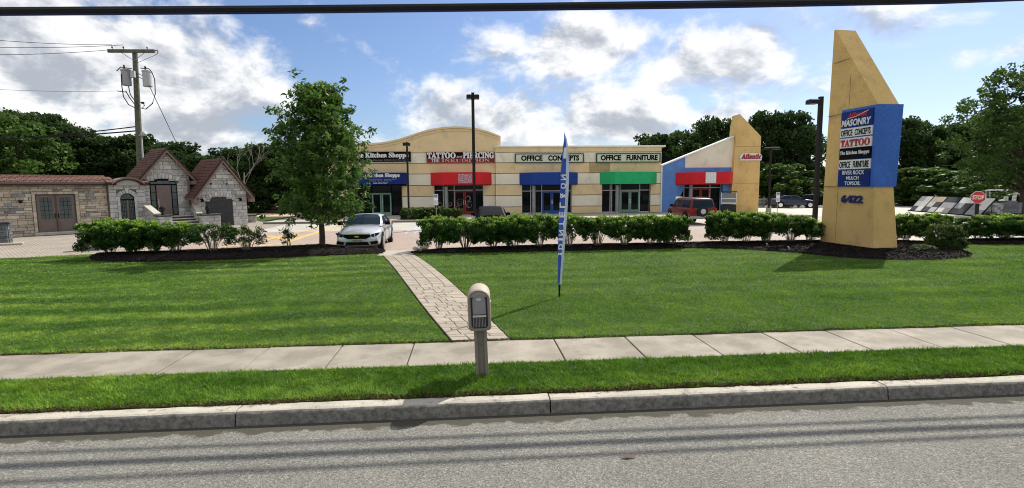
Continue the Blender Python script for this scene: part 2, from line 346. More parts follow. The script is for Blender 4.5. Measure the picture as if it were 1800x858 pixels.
def nmesh(name, verts, faces_n, k, mat, tint=None):
    """fast mesh: verts (n,3), each face k consecutive vertices"""
    me = bpy.data.meshes.new(name); nv = len(verts); nf = nv//k
    me.vertices.add(nv); me.vertices.foreach_set('co', verts.astype(np.float32).ravel())
    me.loops.add(nv); me.loops.foreach_set('vertex_index', np.arange(nv, dtype=np.int32))
    me.polygons.add(nf); me.polygons.foreach_set('loop_start', np.arange(0, nv, k, dtype=np.int32)); me.polygons.foreach_set('loop_total', np.full(nf, k, np.int32))
    me.update(calc_edges=True)
    if tint is not None:
        a = me.attributes.new('tint', 'FLOAT', 'POINT'); a.data.foreach_set('value', np.repeat(tint, k).astype(np.float32))
    me.materials.append(mat)
    return me
def leaves(rs, pts, size, aspect=.5, up=None, tint=None):
    """pts (n,3) -> diamond leaf quads; returns verts, tint"""
    n = len(pts); a = rs.normal(size=(n, 3)); a /= np.linalg.norm(a, axis=1)[:, None]
    if up is not None: a = a*(1-up)+np.array([0, 0, -1.0])*up; a /= np.linalg.norm(a, axis=1)[:, None]
    b = rs.normal(size=(n, 3)); b -= a*np.sum(a*b, 1)[:, None]; b /= np.linalg.norm(b, axis=1)[:, None]
    s = (size*rs.uniform(.6, 1.3, n))[:, None]
    v = np.stack([pts - a*s*.5, pts + b*s*aspect*.5 + a*s*.05, pts + a*s*.5, pts - b*s*aspect*.5 + a*s*.05], 1).reshape(-1, 3)
    return v

FONT_SERIF = {}
for i in range(26):
    FONT_SERIF[chr(65+i)] = chr(0x1D400+i); FONT_SERIF[chr(97+i)] = chr(0x1D41A+i)
for i in range(10): FONT_SERIF[chr(48+i)] = chr(0x1D7CE+i)
def serif(s): return ''.join(FONT_SERIF.get(c, c) for c in s)
def text(body, mat, parent, x0, x1, z0, z1, y, depth=.02, name='lettering', bold=0.0, shear=0.0, spacing=1.0, rot=None, basey=None):
    """letters standing in the local x-z plane, facing -y, filling the rectangle"""
    cu = bpy.data.curves.new('t', 'FONT'); cu.body = body; cu.extrude = .01; cu.offset = bold; cu.shear = shear; cu.space_character = spacing
    cu.resolution_u = 3
    to = bpy.data.objects.new('t', cu); COL.objects.link(to)
    dg = bpy.context.evaluated_depsgraph_get(); me = bpy.data.meshes.new_from_object(to.evaluated_get(dg)); bpy.data.objects.remove(to)
    n = len(me.vertices); co = np.empty(n*3, np.float32); me.vertices.foreach_get('co', co); co = co.reshape(-1, 3)
    mn, mx = co.min(0), co.max(0)
    u = (co[:, 0]-mn[0])/(mx[0]-mn[0]); v = (co[:, 1]-mn[1])/(mx[1]-mn[1]); t = (co[:, 2]-mn[2])/(mx[2]-mn[2])
    out = np.stack([x0+u*(x1-x0), y-depth*t, z0+v*(z1-z0)], 1)
    me.vertices.foreach_set('co', out.astype(np.float32).ravel()); me.update(); me.materials.clear()
    return link(name, me, mat, parent)

# ------------------------------------------------------------------ ground, road, kerb, sidewalk
def sheet(name, poly, z, mat, kind='structure', zb=None):
    m = MB()
    if zb is None: m.add([(x, y, z) for x, y in poly], [tuple(range(len(poly)))])
    else: m.prism(poly, zb, z, 'z')
    return m.build(name, mat, kind=kind)
sheet('ground', [(-500, -200), (600, -200), (600, 900), (-500, 900)], -.06, EARTH)
road = sheet('road', [(-150, -14), (150, -14), (150, 6.20), (-150, 6.20)], 0.0, ASPH)
sheet('soil', [(-90, 6.30), (90, 6.30), (90, 19.5), (-90, 19.5)], .135, SOIL, zb=-.05)
kerb = thing('kerb', None, None, kind='structure')
jx = [-40, -36, -32.1, -28.3, -24.5, -20.8, -17.1, -13.4, -9.9, -6.4, -2.72, .92, 5.2, 9.4, 13.6, 17.8, 22, 26.2, 30.4, 34.6, 38.8]
for a, b in zip(jx[:-1], jx[1:]):
    m = MB(); g = .008; n = max(2, int((b-a)/.22)); vs = []; fs = []
    prof = [(6.15, -.03), (6.155, .0), (6.185, .13), (6.20, .152), (6.235, .162), (6.385, .158), (6.40, .14), (6.40, -.03)]
    r_ = random.Random(int(a*10))
    for i in range(n+1):
        x = a+g+(b-a-2*g)*i/n
        for k, (py, pz) in enumerate(prof):
            j = .0 if k in (0, 7) else r_.uniform(-.004, .004)
            vs.append((x, py+j, pz+j*.8))
    P_ = len(prof)
    for i in range(n):
        for k in range(P_-1): fs.append((i*P_+k, (i+1)*P_+k, (i+1)*P_+k+1, i*P_+k+1))
    fs.append(tuple(range(P_))); fs.append(tuple(n*P_+k for k in range(P_-1, -1, -1)))
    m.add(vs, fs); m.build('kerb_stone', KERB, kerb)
sidewalk = thing('sidewalk', None, None, kind='structure')
sj = [-3.25, -2.1, -.95, .2, 1.36, 2.57, 3.75, 5.5-.52, 6.12, 7.28, 8.45, 9.62]
sj = [-4.4, -5.74, -6.12, -7.6, -8.85][::-1] + sj
x = sj[0]
while x > -30: x -= 1.25; sj.insert(0, x)
x = sj[-1]
while x < 34: x += 1.22; sj.append(x)
for a, b in zip(sj[:-1], sj[1:]):
    dz = rng.uniform(-.003, .003)
    bx('sidewalk_slab', CONC, sidewalk, a+.009, b-.009, 7.58, 8.75, .02, .16+dz, c=.008)

# path curve
PY = [8.76, 11.9, 16.1, 20.4, 21.6]; PL = [-.33, -1.15, -2.15, -3.30, -3.62]; PR = [.63, -.03, -.93, -2.14, -2.46]
def pL(y): return float(np.interp(y, PY, PL))
def pR(y): return float(np.interp(y, PY, PR))
ys_ = np.linspace(8.76, 21.6, 40)
def smooth_edge(xs, ysrc, y):   # gentle curve through the points
    c = np.polyfit(ysrc, xs, 3); return np.polyval(c, y)
EL = smooth_edge(PL, PY, ys_); ER = smooth_edge(PR, PY, ys_)
fL = lambda y: np.interp(y, ys_, EL); fR = lambda y: np.interp(y, ys_, ER)
path = thing('garden_path', None, None, kind='structure')
m = MB(); vs = []; fs = []
for i, y in enumerate(ys_): vs += [(EL[i], y, .168), (ER[i], y, .168)]
for i in range(len(ys_)-1): fs.append((2*i, 2*i+1, 2*i+3, 2*i+2))
m.add(vs, fs); m.build('joint_sand', PBASE, path)
rs = random.Random(3); y = 8.775; row = 0
while y < 20.3:
    h = rs.choice([.15, .20, .20, .30]) if y < 14 else .25
    xl, xr = float(fL(y+h/2)), float(fR(y+h/2)); sl_ = float(fL(y+h)-fL(y))/h
    cuts = [0.0]
    while cuts[-1] < xr-xl-.22: cuts.append(cuts[-1]+rs.choice([.16, .24, .30]) if y < 14 else cuts[-1]+.32)
    cuts[-1] = xr-xl
    for a, b in zip(cuts[:-1], cuts[1:]):
        g = .0055; z1 = .182+rs.uniform(-.003, .003)
        x0, x1, y0, y1 = xl+a+g, xl+b-g, y+g*.5, y+h-g*.5
        def sk(px, py): return px+sl_*(py-(y+h/2))
        c = .005
        mm = MB(); mm.add([(sk(x0, y0), y0, .165), (sk(x1, y0), y0, .165), (sk(x1, y1), y1, .165), (sk(x0, y1), y1, .165),
                           (sk(x0+c, y0+c), y0+c, z1), (sk(x1-c, y0+c), y0+c, z1), (sk(x1-c, y1-c), y1-c, z1), (sk(x0+c, y1-c), y1-c, z1)],
                          [(4, 5, 6, 7), (0, 1, 5, 4), (1, 2, 6, 5), (2, 3, 7, 6), (3, 0, 4, 7)])
        mm.build('paver', PAVER, path)
    y += h; row += 1
bx('end_slab', LOTC, path, -3.5, -2.2, 20.36, 21.9, .10, .179, c=.006)

# lot
LOT = pmat('lot_pavers', (.37, .30, .255), (.31, .25, .215), rough=.95, scale=.35, world=True)
def lot_nodes(m):
    t = m.node_tree; n = t.nodes; l = t.links; b = n['Principled BSDF']; src = b.inputs['Base Color'].links[0].from_socket
    g = n.new('ShaderNodeNewGeometry'); br = n.new('ShaderNodeTexBrick'); br.inputs['Scale'].default_value = 2.2
    br.inputs['Color1'].default_value = (1.08, 1.03, 1, 1); br.inputs['Color2'].default_value = (.88, .90, .92, 1); br.inputs['Mortar'].default_value = (.62, .6, .58, 1); br.inputs['Mortar Size'].default_value = .012
    l.new(g.outputs['Position'], br.inputs['Vector'])
    s = n.new('ShaderNodeSeparateXYZ'); l.new(g.outputs['Position'], s.inputs[0])
    mr = n.new('ShaderNodeMapRange'); l.new(s.outputs[1], mr.inputs[0]); mr.inputs[1].default_value = 33.0; mr.inputs[2].default_value = 33.2
    mr2 = n.new('ShaderNodeMapRange'); l.new(s.outputs[0], mr2.inputs[0]); mr2.inputs[1].default_value = 12.0; mr2.inputs[2].default_value = 19.0
    mx = n.new('ShaderNodeMath'); mx.operation = 'MAXIMUM'; l.new(mr.outputs[0], mx.inputs[0]); l.new(mr2.outputs[0], mx.inputs[1])
    x = n.new('ShaderNodeMix'); x.data_type = 'RGBA'; x.blend_type = 'MULTIPLY'; x.inputs[0].default_value = 1; l.new(src, x.inputs[6]); l.new(br.outputs[0], x.inputs[7])
    y = n.new('ShaderNodeMix'); y.data_type = 'RGBA'; l.new(mx.outputs[0], y.inputs[0]); l.new(x.outputs[2], y.inputs[6])
    q = n.new('ShaderNodeTexNoise'); q.inputs['Scale'].default_value = .7; q.inputs['Detail'].default_value = 6; l.new(g.outputs['Position'], q.inputs['Vector'])
    cr = n.new('ShaderNodeValToRGB'); l.new(q.outputs['Fac'], cr.inputs[0]); cr.color_ramp.elements[0].position = .3; cr.color_ramp.elements[1].position = .7
    cr.color_ramp.elements[0].color = (.34, .325, .29, 1); cr.color_ramp.elements[1].color = (.43, .41, .36, 1)
    l.new(cr.outputs[0], y.inputs[7]); l.new(y.outputs[2], b.inputs['Base Color'])
lot_nodes(LOT)
sheet('parking_lot', [(-16, 19.4), (75, 19.4), (75, 62), (-16, 62)], .12, LOT, zb=-.05)
PLZ = pmat('plaza_pavers', (.33, .30, .26), (.27, .24, .20), rough=.95, scale=.6, world=True)
def plaza_nodes(m):
    t = m.node_tree; n = t.nodes; l = t.links; b = n['Principled BSDF']; src = b.inputs['Base Color'].links[0].from_socket
    g = n.new('ShaderNodeNewGeometry'); mp = n.new('ShaderNodeMapping'); mp.inputs['Rotation'].default_value = (0, 0, R(48)); l.new(g.outputs['Position'], mp.inputs[0])
    br = n.new('ShaderNodeTexBrick'); br.inputs['Scale'].default_value = 2.0; br.inputs['Color1'].default_value = (1.12, 1.05, .98, 1); br.inputs['Color2'].default_value = (.85, .88, .92, 1)
    br.inputs['Mortar'].default_value = (.45, .42, .4, 1); br.inputs['Mortar Size'].default_value = .02; l.new(mp.outputs[0], br.inputs['Vector'])
    x = n.new('ShaderNodeMix'); x.data_type = 'RGBA'; x.blend_type = 'MULTIPLY'; x.inputs[0].default_value = 1; l.new(src, x.inputs[6]); l.new(br.outputs[0], x.inputs[7]); l.new(x.outputs[2], b.inputs['Base Color'])
plaza_nodes(PLZ)
sheet('plaza', [(-70, 17), (-17.5, 21.7), (-15.2, 22.9), (-14.2, 24), (-13, 30), (-13.5, 44), (-70, 60)], .128, PLZ)
sheet('driveway', [(22, 41.5), (75, 35), (75, 52), (22, 58)], .125, pmat('pale_drive_concrete', (.50, .48, .43), (.42, .40, .36), rough=.95, scale=.4, world=True))
# curved tan band and bay lines set in the lot
def stripe(name, mat, pts, w_, z=.1245):
    m = MB(); vs = []; fs = []
    for i, p in enumerate(pts):
        a = Vector(pts[max(0, i-1)]); b = Vector(pts[min(len(pts)-1, i+1)]); d = (b-a).normalized(); nn = Vector((-d.y, d.x))*w_/2
        vs += [(p[0]-nn.x, p[1]-nn.y, z), (p[0]+nn.x, p[1]+nn.y, z)]
    for i in range(len(pts)-1): fs.append((2*i, 2*i+1, 2*i+3, 2*i+2))
    m.add(vs, fs); return m.build(name, mat, kind='structure')
def gp(l): return [tuple(G(x, y, .12)[:2]) for x, y in l]
stripe('tan_paver_band', YELP, gp([(455, 433), (500, 427), (540, 414), (570, 405), (600, 398)]), .40)
stripe('tan_paver_band', YELP, gp([(470, 415), (500, 421), (520, 422)]), .40, .1285)
stripe('tan_paver_band', YELP, gp([(380, 436), (440, 430), (500, 414), (560, 402)]), .28, .1325)
for x0, x1 in ((728, 746), (712, 730), (745, 760)):
    a, b = G(x0, 411, .12), G(x1, 396, .12); stripe('parking_line', BLUPT, [tuple(a[:2]), tuple(b[:2])], .13, .1245)
for x0 in (890, 960, 1010, 1090, 1145):
    a, b = G(x0, 411, .12), G(x0-6, 393, .12); stripe('parking_line', WHITE, [tuple(a[:2]), tuple(b[:2])], .10, .1245)

# storefront pavement with kerb
sp_ = thing('storefront_pavement', None, None, kind='structure')
SPK = pmat('storefront_kerb_face', (.22, .20, .17), (.17, .155, .13), rough=.9, world=True)
for a in np.arange(-15, 26, 2.0):
    bx('pavement_slab', LOTC, sp_, a+.01, a+1.99, 40.72, 48.6, .10, .262, c=.008)
bx('pavement_kerb', SPK, sp_, -15.02, 27.0, 40.5, 40.70, .05, .268, c=.015)

# left-hand lot edges: sandy ground, grass strip beyond
sheet('sandy_ground', [(-30, 52), (-6, 50.5), (-6, 72), (-34, 72)], .14, SAND)
sheet('grass_strip', [tuple(G(430, 388, .15)[:2]), tuple(G(520, 388, .15)[:2]), (-12.2, 42.5), (-12.2, 51), (-28, 50)], .145, LAWN)

# ------------------------------------------------------------------ lawns
LB = [(-60, 14), (-30, 19.2), (-17.7, 21.6), (-15.0, 22.6), (-14.2, 21.9), (-11.7, 21.6), (-6, 21.5), (-3.45, 21.4)]
def lawn_poly_left(): return [(-60, 8.77)] + [(float(fL(8.77))-.03, 8.77)] + [(float(fL(y))-.03, float(y)) for y in np.linspace(9.2, 20.6, 14)] + [(-3.6, 21.4)] + LB[::-1][1:]
LBR = [(-2.3, 21.2), (3, 21.9), (9, 22.0), (15, 21.9), (18.5, 21.8), (19.6, 21.0), (27, 20.2), (60, 17)]
def lawn_poly_right(): return [(float(fR(8.77))+.03, 8.77), (60, 8.77)] + LBR[::-1] + [(float(fR(y))+.03, float(y)) for y in np.linspace(20.6, 9.2, 14)]
sheet('lawn', lawn_poly_left(), .166, LAWN, zb=.10)
sheet('lawn', lawn_poly_right(), .166, LAWN, zb=.10)
sheet('verge', [(-60, 6.43), (60, 6.43), (60, 7.57), (-60, 7.57)], .158, LAWN, zb=.10)

# mulch beds
B1F = [(-14.3, 21.3), (-13.74, 20.57), (-12.6, 19.95), (-11.45, 19.66), (-8.66, 19.86), (-5.72, 20.55), (-4.4, 20.8), (-3.35, 21.0)]
B1B = [(-14.3, 21.5), (-13.0, 21.9), (-11.69, 22.0), (-7.68, 23.0), (-6.2, 23.6), (-5.5, 23.0), (-5.1, 21.9), (-3.35, 21.6)]
B2F = [(-2.3, 20.9), (-1.5, 20.7), (2.92, 20.69), (8.5, 20.95), (9.25, 20.95), (10.61, 20.3), (12.02, 18.8), (12.8, 17.4), (13.75, 16.75), (15.17, 16.45), (16.98, 17.0), (17.9, 17.9), (18.3, 19.0), (19.2, 20.9)]
B2B = [(-2.3, 21.2), (-1.2, 22.0), (3.23, 22.8), (8.69, 22.75), (10.55, 22.9), (15.12, 22.8), (17.5, 22.6), (18.3, 22.4), (19.2, 21.6)]
B3F = [(19.3, 20.7), (20.4, 20.5), (22.6, 20.2), (28, 19.6), (40, 18)]
B3B = [(19.3, 21.5), (21.8, 22.3), (24.9, 22.3), (28, 22), (40, 20.5)]
BEDS = [(B1F, B1B, .20), (B2F, B2B, .10), (B3F, B3B, .10)]
def bf(B, x): return np.interp(x, [p[0] for p in B], [p[1] for p in B])
def bedz(Fr, Bk, hh, x, y):
    a, b = bf(Fr, x), bf(Bk, x); t = np.clip((y-a)/np.maximum(b-a, .05), 0, 1)
    dd = np.minimum(y-a, b-y); return .168+hh*np.clip(dd/.45, 0, 1)**.7
def in_bed(x, y, pad=0.0):
    r_ = np.zeros(np.shape(x), bool)
    for Fr, Bk, _ in BEDS:
        r_ |= (x > Fr[0][0]) & (x < Fr[-1][0]) & (y > bf(Fr, x)-pad) & (y < bf(Bk, x)+pad)
    return r_
nr = np.random.RandomState(5)
for Fr, Bk, hh in BEDS:
    xs = np.arange(Fr[0][0], Fr[-1][0], .12); M_ = 22; vs = []; fs = []
    for x in xs:
        a, b = float(bf(Fr, x)), float(bf(Bk, x))
        for k in range(M_+1):
            y = a+(b-a)*k/M_; z = float(bedz(Fr, Bk, hh, x, y)) + (nr.uniform(-.012, .018) if 0 < k < M_ else -.03)
            vs.append((x+nr.uniform(-.02, .02), y+(nr.uniform(-.04, .04) if k == 0 else 0), z))
    for i in range(len(xs)-1):
        for k in range(M_): fs.append((i*(M_+1)+k, (i+1)*(M_+1)+k, (i+1)*(M_+1)+k+1, i*(M_+1)+k+1))
    m = MB(); m.add(vs, fs); m.build('mulch_bed', MULCH, kind='structure')
    n = int(sum(float(bf(Bk, x)-bf(Fr, x))*.12 for x in xs)*900)
    px = nr.uniform(Fr[0][0], Fr[-1][0], n*2); py = nr.uniform(16.3, 23.7, n*2)
    ok = (py > bf(Fr, px)-.03) & (py < bf(Bk, px)+.03); px, py = px[ok], py[ok]
    pz = bedz(Fr, Bk, hh, px, py)+.012
    v = leaves(nr, np.stack([px, py, pz], 1), .055, .4); v[:, 2] = np.where(v[:, 2] < .17, .175, v[:, 2])
    tn = nr.beta(1.5, 3, len(px)); tn[nr.rand(len(px)) < .012] = 1
    link('bark_chips', nmesh('bark_chips', v, None, 4, CHIP, tn), None, kind='stuff')['label'] = 'dark bark chips strewn over a planting bed'

# grass blades
def vnoise(x, y, sc, seed):
    g = np.random.RandomState(seed).rand(128, 128); u = x*sc+500; v = y*sc+500; i = np.floor(u).astype(int); j = np.floor(v).astype(int); a = u-i; b = v-j; a = a*a*(3-2*a); b = b*b*(3-2*b)
    G_ = lambda p, q_: g[p % 128, q_ % 128]
    return (G_(i, j)*(1-a)+G_(i+1, j)*a)*(1-b)+(G_(i, j+1)*(1-a)+G_(i+1, j+1)*a)*b
def blades(name, area, dens_f, h, wd, zbase, seed, label):
    r_ = np.random.RandomState(seed); x0, x1, y0, y1, dens_ = area
    n = int((x1-x0)*(y1-y0)*dens_); x = r_.uniform(x0, x1, n); y = r_.uniform(y0, y1, n)
    ok = dens_f(x, y); x, y = x[ok], y[ok]; n = len(x)
    az = r_.uniform(0, 2*PI, n); tuft = vnoise(x, y, 8.5, 3); lean = r_.uniform(.15, 1.25, n); az = az*.45+vnoise(x, y, 3.5, 9)*5; hh = h*r_.uniform(.5, 1.15, n)*(.55+.85*tuft); ww = wd*r_.uniform(.6, 1.3, n)
    fa = r_.uniform(0, 2*PI, n)
    b1 = np.stack([x-np.cos(fa)*ww/2, y-np.sin(fa)*ww/2, np.full(n, zbase)], 1); b2 = np.stack([x+np.cos(fa)*ww/2, y+np.sin(fa)*ww/2, np.full(n, zbase)], 1)
    tp = np.stack([x+np.cos(az)*lean*hh, y+np.sin(az)*lean*hh, zbase+hh*(1-.35*lean)], 1)
    v = np.stack([b1, b2, tp], 1).reshape(-1, 3)
    # patchy growth: broad clumps, mowing rows, seed-head light blades
    big = vnoise(x, y, .55, 1); med = vnoise(x, y, 1.9, 2); tf = vnoise(x, y, 8.5, 3); sm = vnoise(x, y, 19, 4)
    mow = .5+.5*np.tanh(2*np.sin(2*PI*(y*.80-x*.035+.06*np.sin(x*.7)+.05*np.sin(x*1.9+y))))*(.55+.45*np.sin(x*.33+y*.9))
    t = -.24+.26*big+.22*med+.24*tf+.24*sm+.50*mow*np.where(x < -.1*y, 1, .45)+np.where(x < -.1*y, 0, .12)+r_.normal(0, .15, n); t[r_.rand(n) < .03] += .35
    o = link(name, nmesh(name, v, None, 3, GR_L, np.clip(t, 0, 1)), None, kind='stuff'); o['label'] = label
    return o
def cond_l(x, y): return (((x < fL(y)-.03) & (y < np.interp(x, [p[0] for p in LB], [p[1] for p in LB]))) | ((x > fR(y)+.03) & (y < np.interp(x, [p[0] for p in LBR], [p[1] for p in LBR])))) & ~in_bed(x, y, -.04)
def vis(x, y): return (x > -.86*y-4) & (x < 1.13*y+5)
blades('verge_grass', (-11, 13.5, 6.42, 7.60, 5400), lambda x, y: vis(x, y), .062, .011, .155, 11, 'strip of short grass between the kerb and the sidewalk')
def thatch(name, y0, y1, dens_, seed, zb, h, label):
    r_ = np.random.RandomState(seed); n = int(26*(y1-y0)*dens_); x = r_.uniform(-12, 14, n); y = r_.uniform(y0, y1, n)+.02*np.sin(x*3)+.015*np.sin(x*9+1)
    v = leaves(r_, np.stack([x, y, zb+r_.uniform(0, h, n)], 1), .05, .22)
    o = link(name, nmesh(name, v, None, 4, THATCH, r_.beta(2, 3, n)), None, kind='stuff'); o['label'] = label
THATCH = leafmat('dead_thatch', (.030, .020, .010), (.085, .058, .028), (.20, .15, .075), .1, .9)
thatch('dead_grass_edge', 6.385, 6.50, 6000, 77, .156, .03, 'brown dead grass and soil along the back of the kerb')
thatch('dead_grass_edge', 8.745, 8.80, 5000, 78, .160, .025, 'brown dead grass along the far side of the sidewalk')
blades('lawn_grass', (-14.2, 18.2, 8.74, 12.2, 2600), lambda x, y: cond_l(x, y) & vis(x, y), .045, .013, .163, 12, 'mown lawn nearest the sidewalk')
blades('lawn_grass', (-18, 23, 12.2, 16.5, 1250), lambda x, y: cond_l(x, y) & vis(x, y), .045, .019, .163, 13, 'mown lawn around the blue feather flag')
blades('lawn_grass', (-24, 31, 16.5, 23, 600), lambda x, y: cond_l(x, y) & vis(x, y), .045, .027, .163, 14, 'mown lawn in front of the mulch beds')

# ------------------------------------------------------------------ far-left showroom of stone (facade turned 48 degrees)
SA = R(48)
def clip(poly, cv):
    out = poly; n = len(cv)
    ar = sum(cv[i][0]*cv[(i+1) % n][1]-cv[(i+1) % n][0]*cv[i][1] for i in range(n)); s_ = 1 if ar > 0 else -1
    for i in range(n):
        a, b = cv[i], cv[(i+1) % n]; inp = out; out = []
        if not inp: return []
        def sd(p): return s_*((b[0]-a[0])*(p[1]-a[1])-(b[1]-a[1])*(p[0]-a[0]))
        for j in range(len(inp)):
            p, q = inp[j], inp[(j+1) % len(inp)]; dp, dq = sd(p), sd(q)
            if dp >= 0: out.append(p)
            if dp*dq < 0: t = dp/(dp-dq); out.append((p[0]+(q[0]-p[0])*t, p[1]+(q[1]-p[1])*t))
    return out
def ashlar(parent, poly, holes, mats, hs, ls, seed, y=0.0, j=.012, back=.10, proud=(.05, .085), axis='y', wts=None, skip=None):
    r_ = random.Random(seed); z0 = min(p[1] for p in poly); z1 = max(p[1] for p in poly); xa = min(p[0] for p in poly); xb = max(p[0] for p in poly)
    br = sorted(set([h[2] for h in holes]+[h[3] for h in holes]+[z1])); z = z0
    while z < z1-.02:
        h = r_.choice(hs)
        for b in br:
            if z+.02 < b < z+h+.05: h = b-z; break
        xs_ = [(xa, xb)]
        for (hx0, hx1, hz0, hz1) in holes:
            if hz0 < z+h/2 < hz1:
                nx = []
                for (p, q) in xs_:
                    if hx1 <= p or hx0 >= q: nx.append((p, q))
                    else:
                        if hx0 > p: nx.append((p, hx0))
                        if hx1 < q: nx.append((hx1, q))
                xs_ = nx
        for (p, q) in xs_:
            x = p
            while x < q-.02:
                l_ = r_.uniform(*ls)
                if q-x-l_ < ls[0]*.6: l_ = q-x
                pc = clip([(x+j/2, z+j/2), (x+l_-j/2, z+j/2), (x+l_-j/2, z+h-j/2), (x+j/2, z+h-j/2)], poly)
                if len(pc) >= 3 and (skip is None or not skip(x+l_/2, z+h/2)):
                    cx = sum(a for a, b in pc)/len(pc); cz = sum(b for a, b in pc)/len(pc); f = y-r_.uniform(*proud)
                    area = abs(sum(pc[i][0]*pc[(i+1) % len(pc)][1]-pc[(i+1) % len(pc)][0]*pc[i][1] for i in range(len(pc))))/2
                    if area > .004:
                        n = len(pc); ins = [(cx+(a-cx)*(1-.022/max(.05, math.hypot(a-cx, b-cz))), cz+(b-cz)*(1-.022/max(.05, math.hypot(a-cx, b-cz)))) for a, b in pc]
                        jj = [r_.uniform(-.008, .008) for _ in pc]
                        if axis == 'y':
                            vs = [(a, y, b) for a, b in pc]+[(a, f+.018, b) for a, b in pc]+[(a, f+jj[i], b) for i, (a, b) in enumerate(ins)]
                        else:
                            vs = [(y*0+y, a, b) for a, b in pc]+[(f+.018, a, b) for a, b in pc]+[(f+jj[i], a, b) for i, (a, b) in enumerate(ins)]
                        fs = [(i, (i+1) % n, n+(i+1) % n, n+i) for i in range(n)]+[(n+i, n+(i+1) % n, 2*n+(i+1) % n, 2*n+i) for i in range(n)]+[tuple(2*n+i for i in range(n))]
                        MB().add(vs, fs).build('stone', r_.choices(mats, wts)[0], parent)
                x += l_
        z += h
def shingles(name, parent, e0, e1, r0, r1, rows, per, mat, th=.035, seed=1):
    """courses of shingles from eave e0-e1 up to ridge r0-r1, one stuff mesh"""
    e0, e1, r0, r1 = map(Vector, (e0, e1, r0, r1)); nrm = (e1-e0).cross(r0-e0).normalized()
    if nrm.z < 0: nrm = -nrm
    q = random.Random(seed); m = MB()
    for i in range(rows):
        t0, t1 = i/rows, min(1.0, (i+1.25)/rows); off = (i % 2)*.5
        for k in range(-1, per):
            s0 = max(0, (k+off)/per); s1 = min(1, (k+off+1)/per)
            if s1-s0 < .005: continue
            g = .06/per; s0 += g; s1 -= g
            def pt(s, t, hgt): a = e0.lerp(e1, s); b = r0.lerp(r1, s); return a.lerp(b, t)+nrm*hgt
            hh = th*q.uniform(.8, 1.3)
            vs = [pt(s0, t0, 0), pt(s1, t0, 0), pt(s1, t1, -.002), pt(s0, t1, -.002), pt(s0, t0, hh), pt(s1, t0, hh), pt(s1, t1, .008), pt(s0, t1, .008)]
            m.add(vs, [(4, 5, 6, 7), (0, 1, 5, 4), (1, 2, 6, 5), (3, 0, 4, 7)])
    return m.build(name, mat, parent, kind='stuff')
ORG = Vector((-25.3, 32.0, 0))
u_ = Vector((math.cos(SA), math.sin(SA), 0)); b_ = Vector((-math.sin(SA), math.cos(SA), 0))
def loc_s(s, off=0): return ORG+u_*s-b_*off
# -- long low wing
wing = thing('stone_showroom_wing', 'long low buff stone showroom wing with terracotta roof edge and double glass doors', 'building', ORG, SA)
bx('wall_core', MORTAR, wing, -4.5, 1.03, .0, .5, .10, 3.05); bx('wall_core', MORTAR, wing, 2.86, 4.5, .0, .5, .10, 3.05)
bx('wall_core', MORTAR, wing, 1.03, 2.86, .0, .5, 2.48, 3.05); bx('wall_core', MORTAR, wing, 1.03, 2.86, .02, .5, .10, .30)
ashlar(wing, [(-1.6, .13), (4.45, .13), (4.45, 3.02), (-1.6, 3.02)], [(.88, 3.02, .30, 2.64), (1.03, 2.86, .13, .3)], STN, [.11, .15, .19, .24], (.2, .62), 11, wts=(4, 3, 1.2))
for k in range(9):                         # surround blocks of the door
    pass
z = .32
q = random.Random(5)
while z < 2.44:
    h = q.uniform(.2, .32); h = min(h, 2.5-z)
    for xa, xb in ((.89, 1.025), (2.865, 3.01)): bx('surround_stone', STN[0], wing, xa, xb, -.10, .0, z+.005, z+h-.005)
    z += h
for k in range(9):
    xa = .88+k*.2378; bx('surround_stone', STN[0], wing, xa+.005, xa+.232, -.105, .0, 2.49, 2.63)
bx('sill', CAPST, wing, .85, 3.05, -.30, -.02, .15, .31, c=.02)
def panel_door(parent, x0, x1, z0, z1, y, mat, glass, glaze=(.35, .95), cols=3, rows=5, handle=None):
    d = bx('door', mat, parent, x0, x1, y-.03, y+.02, z0, z1)
    h = z1-z0; w_ = x1-x0; gx0, gx1, gz0, gz1 = x0+w_*.16, x1-w_*.16, z0+h*glaze[0], z0+h*glaze[1]
    bx('pane', glass, d, gx0, gx1, y-.036, y-.031, gz0, gz1)
    m = MB()
    for i in range(1, cols): xx = gx0+(gx1-gx0)*i/cols; m.box(xx-.008, xx+.008, y-.044, y-.0365, gz0, gz1)
    for i in range(1, rows): zz = gz0+(gz1-gz0)*i/rows; m.box(gx0, gx1, y-.0425, y-.0367, zz-.008, zz+.008)
    m.build('muntins', BLACK, d)
    if glaze[0] > .2:
        bx('lower_panel', mat, d, gx0, gx1, y-.045, y-.031, z0+h*.06, z0+h*(glaze[0]-.06), c=.0)
    if handle is not None: bx('handle', DKMET, d, handle-.02, handle+.02, y-.08, y-.031, z0+h*.38, z0+h*.5)
    return d
bx('door_frame', TAUPD, wing, 1.03, 1.09, -.03, .08, .31, 2.48); bx('door_frame', TAUPD, wing, 2.80, 2.86, -.03, .08, .31, 2.48)
bx('door_frame', TAUPD, wing, 1.09, 2.80, -.031, .08, 2.41, 2.48); bx('door_frame', TAUPD, wing, 1.915, 1.975, -.06, .08, .31, 2.41)
panel_door(wing, 1.09, 1.915, .31, 2.41, .02, TAUPE, GLASSG, handle=1.86); panel_door(wing, 1.975, 2.80, .31, 2.41, .02, TAUPE, GLASSG, handle=2.02)
bx('soffit', DKBR, wing, -4.5, 4.55, -.42, .5, 3.04, 3.10); bx('fascia', DKBR, wing, -4.5, 4.55, -.47, -.42, 2.98, 3.08); bx('gutter', TAUPE, wing, -4.5, 4.55, -.50, -.42, 3.083, 3.17)
shingles('roof_tiles', wing, (-4.5, -.5, 3.17), (4.55, -.5, 3.17), (-4.5, .55, 3.56), (4.55, .55, 3.56), 5, 34, TILE, seed=2)
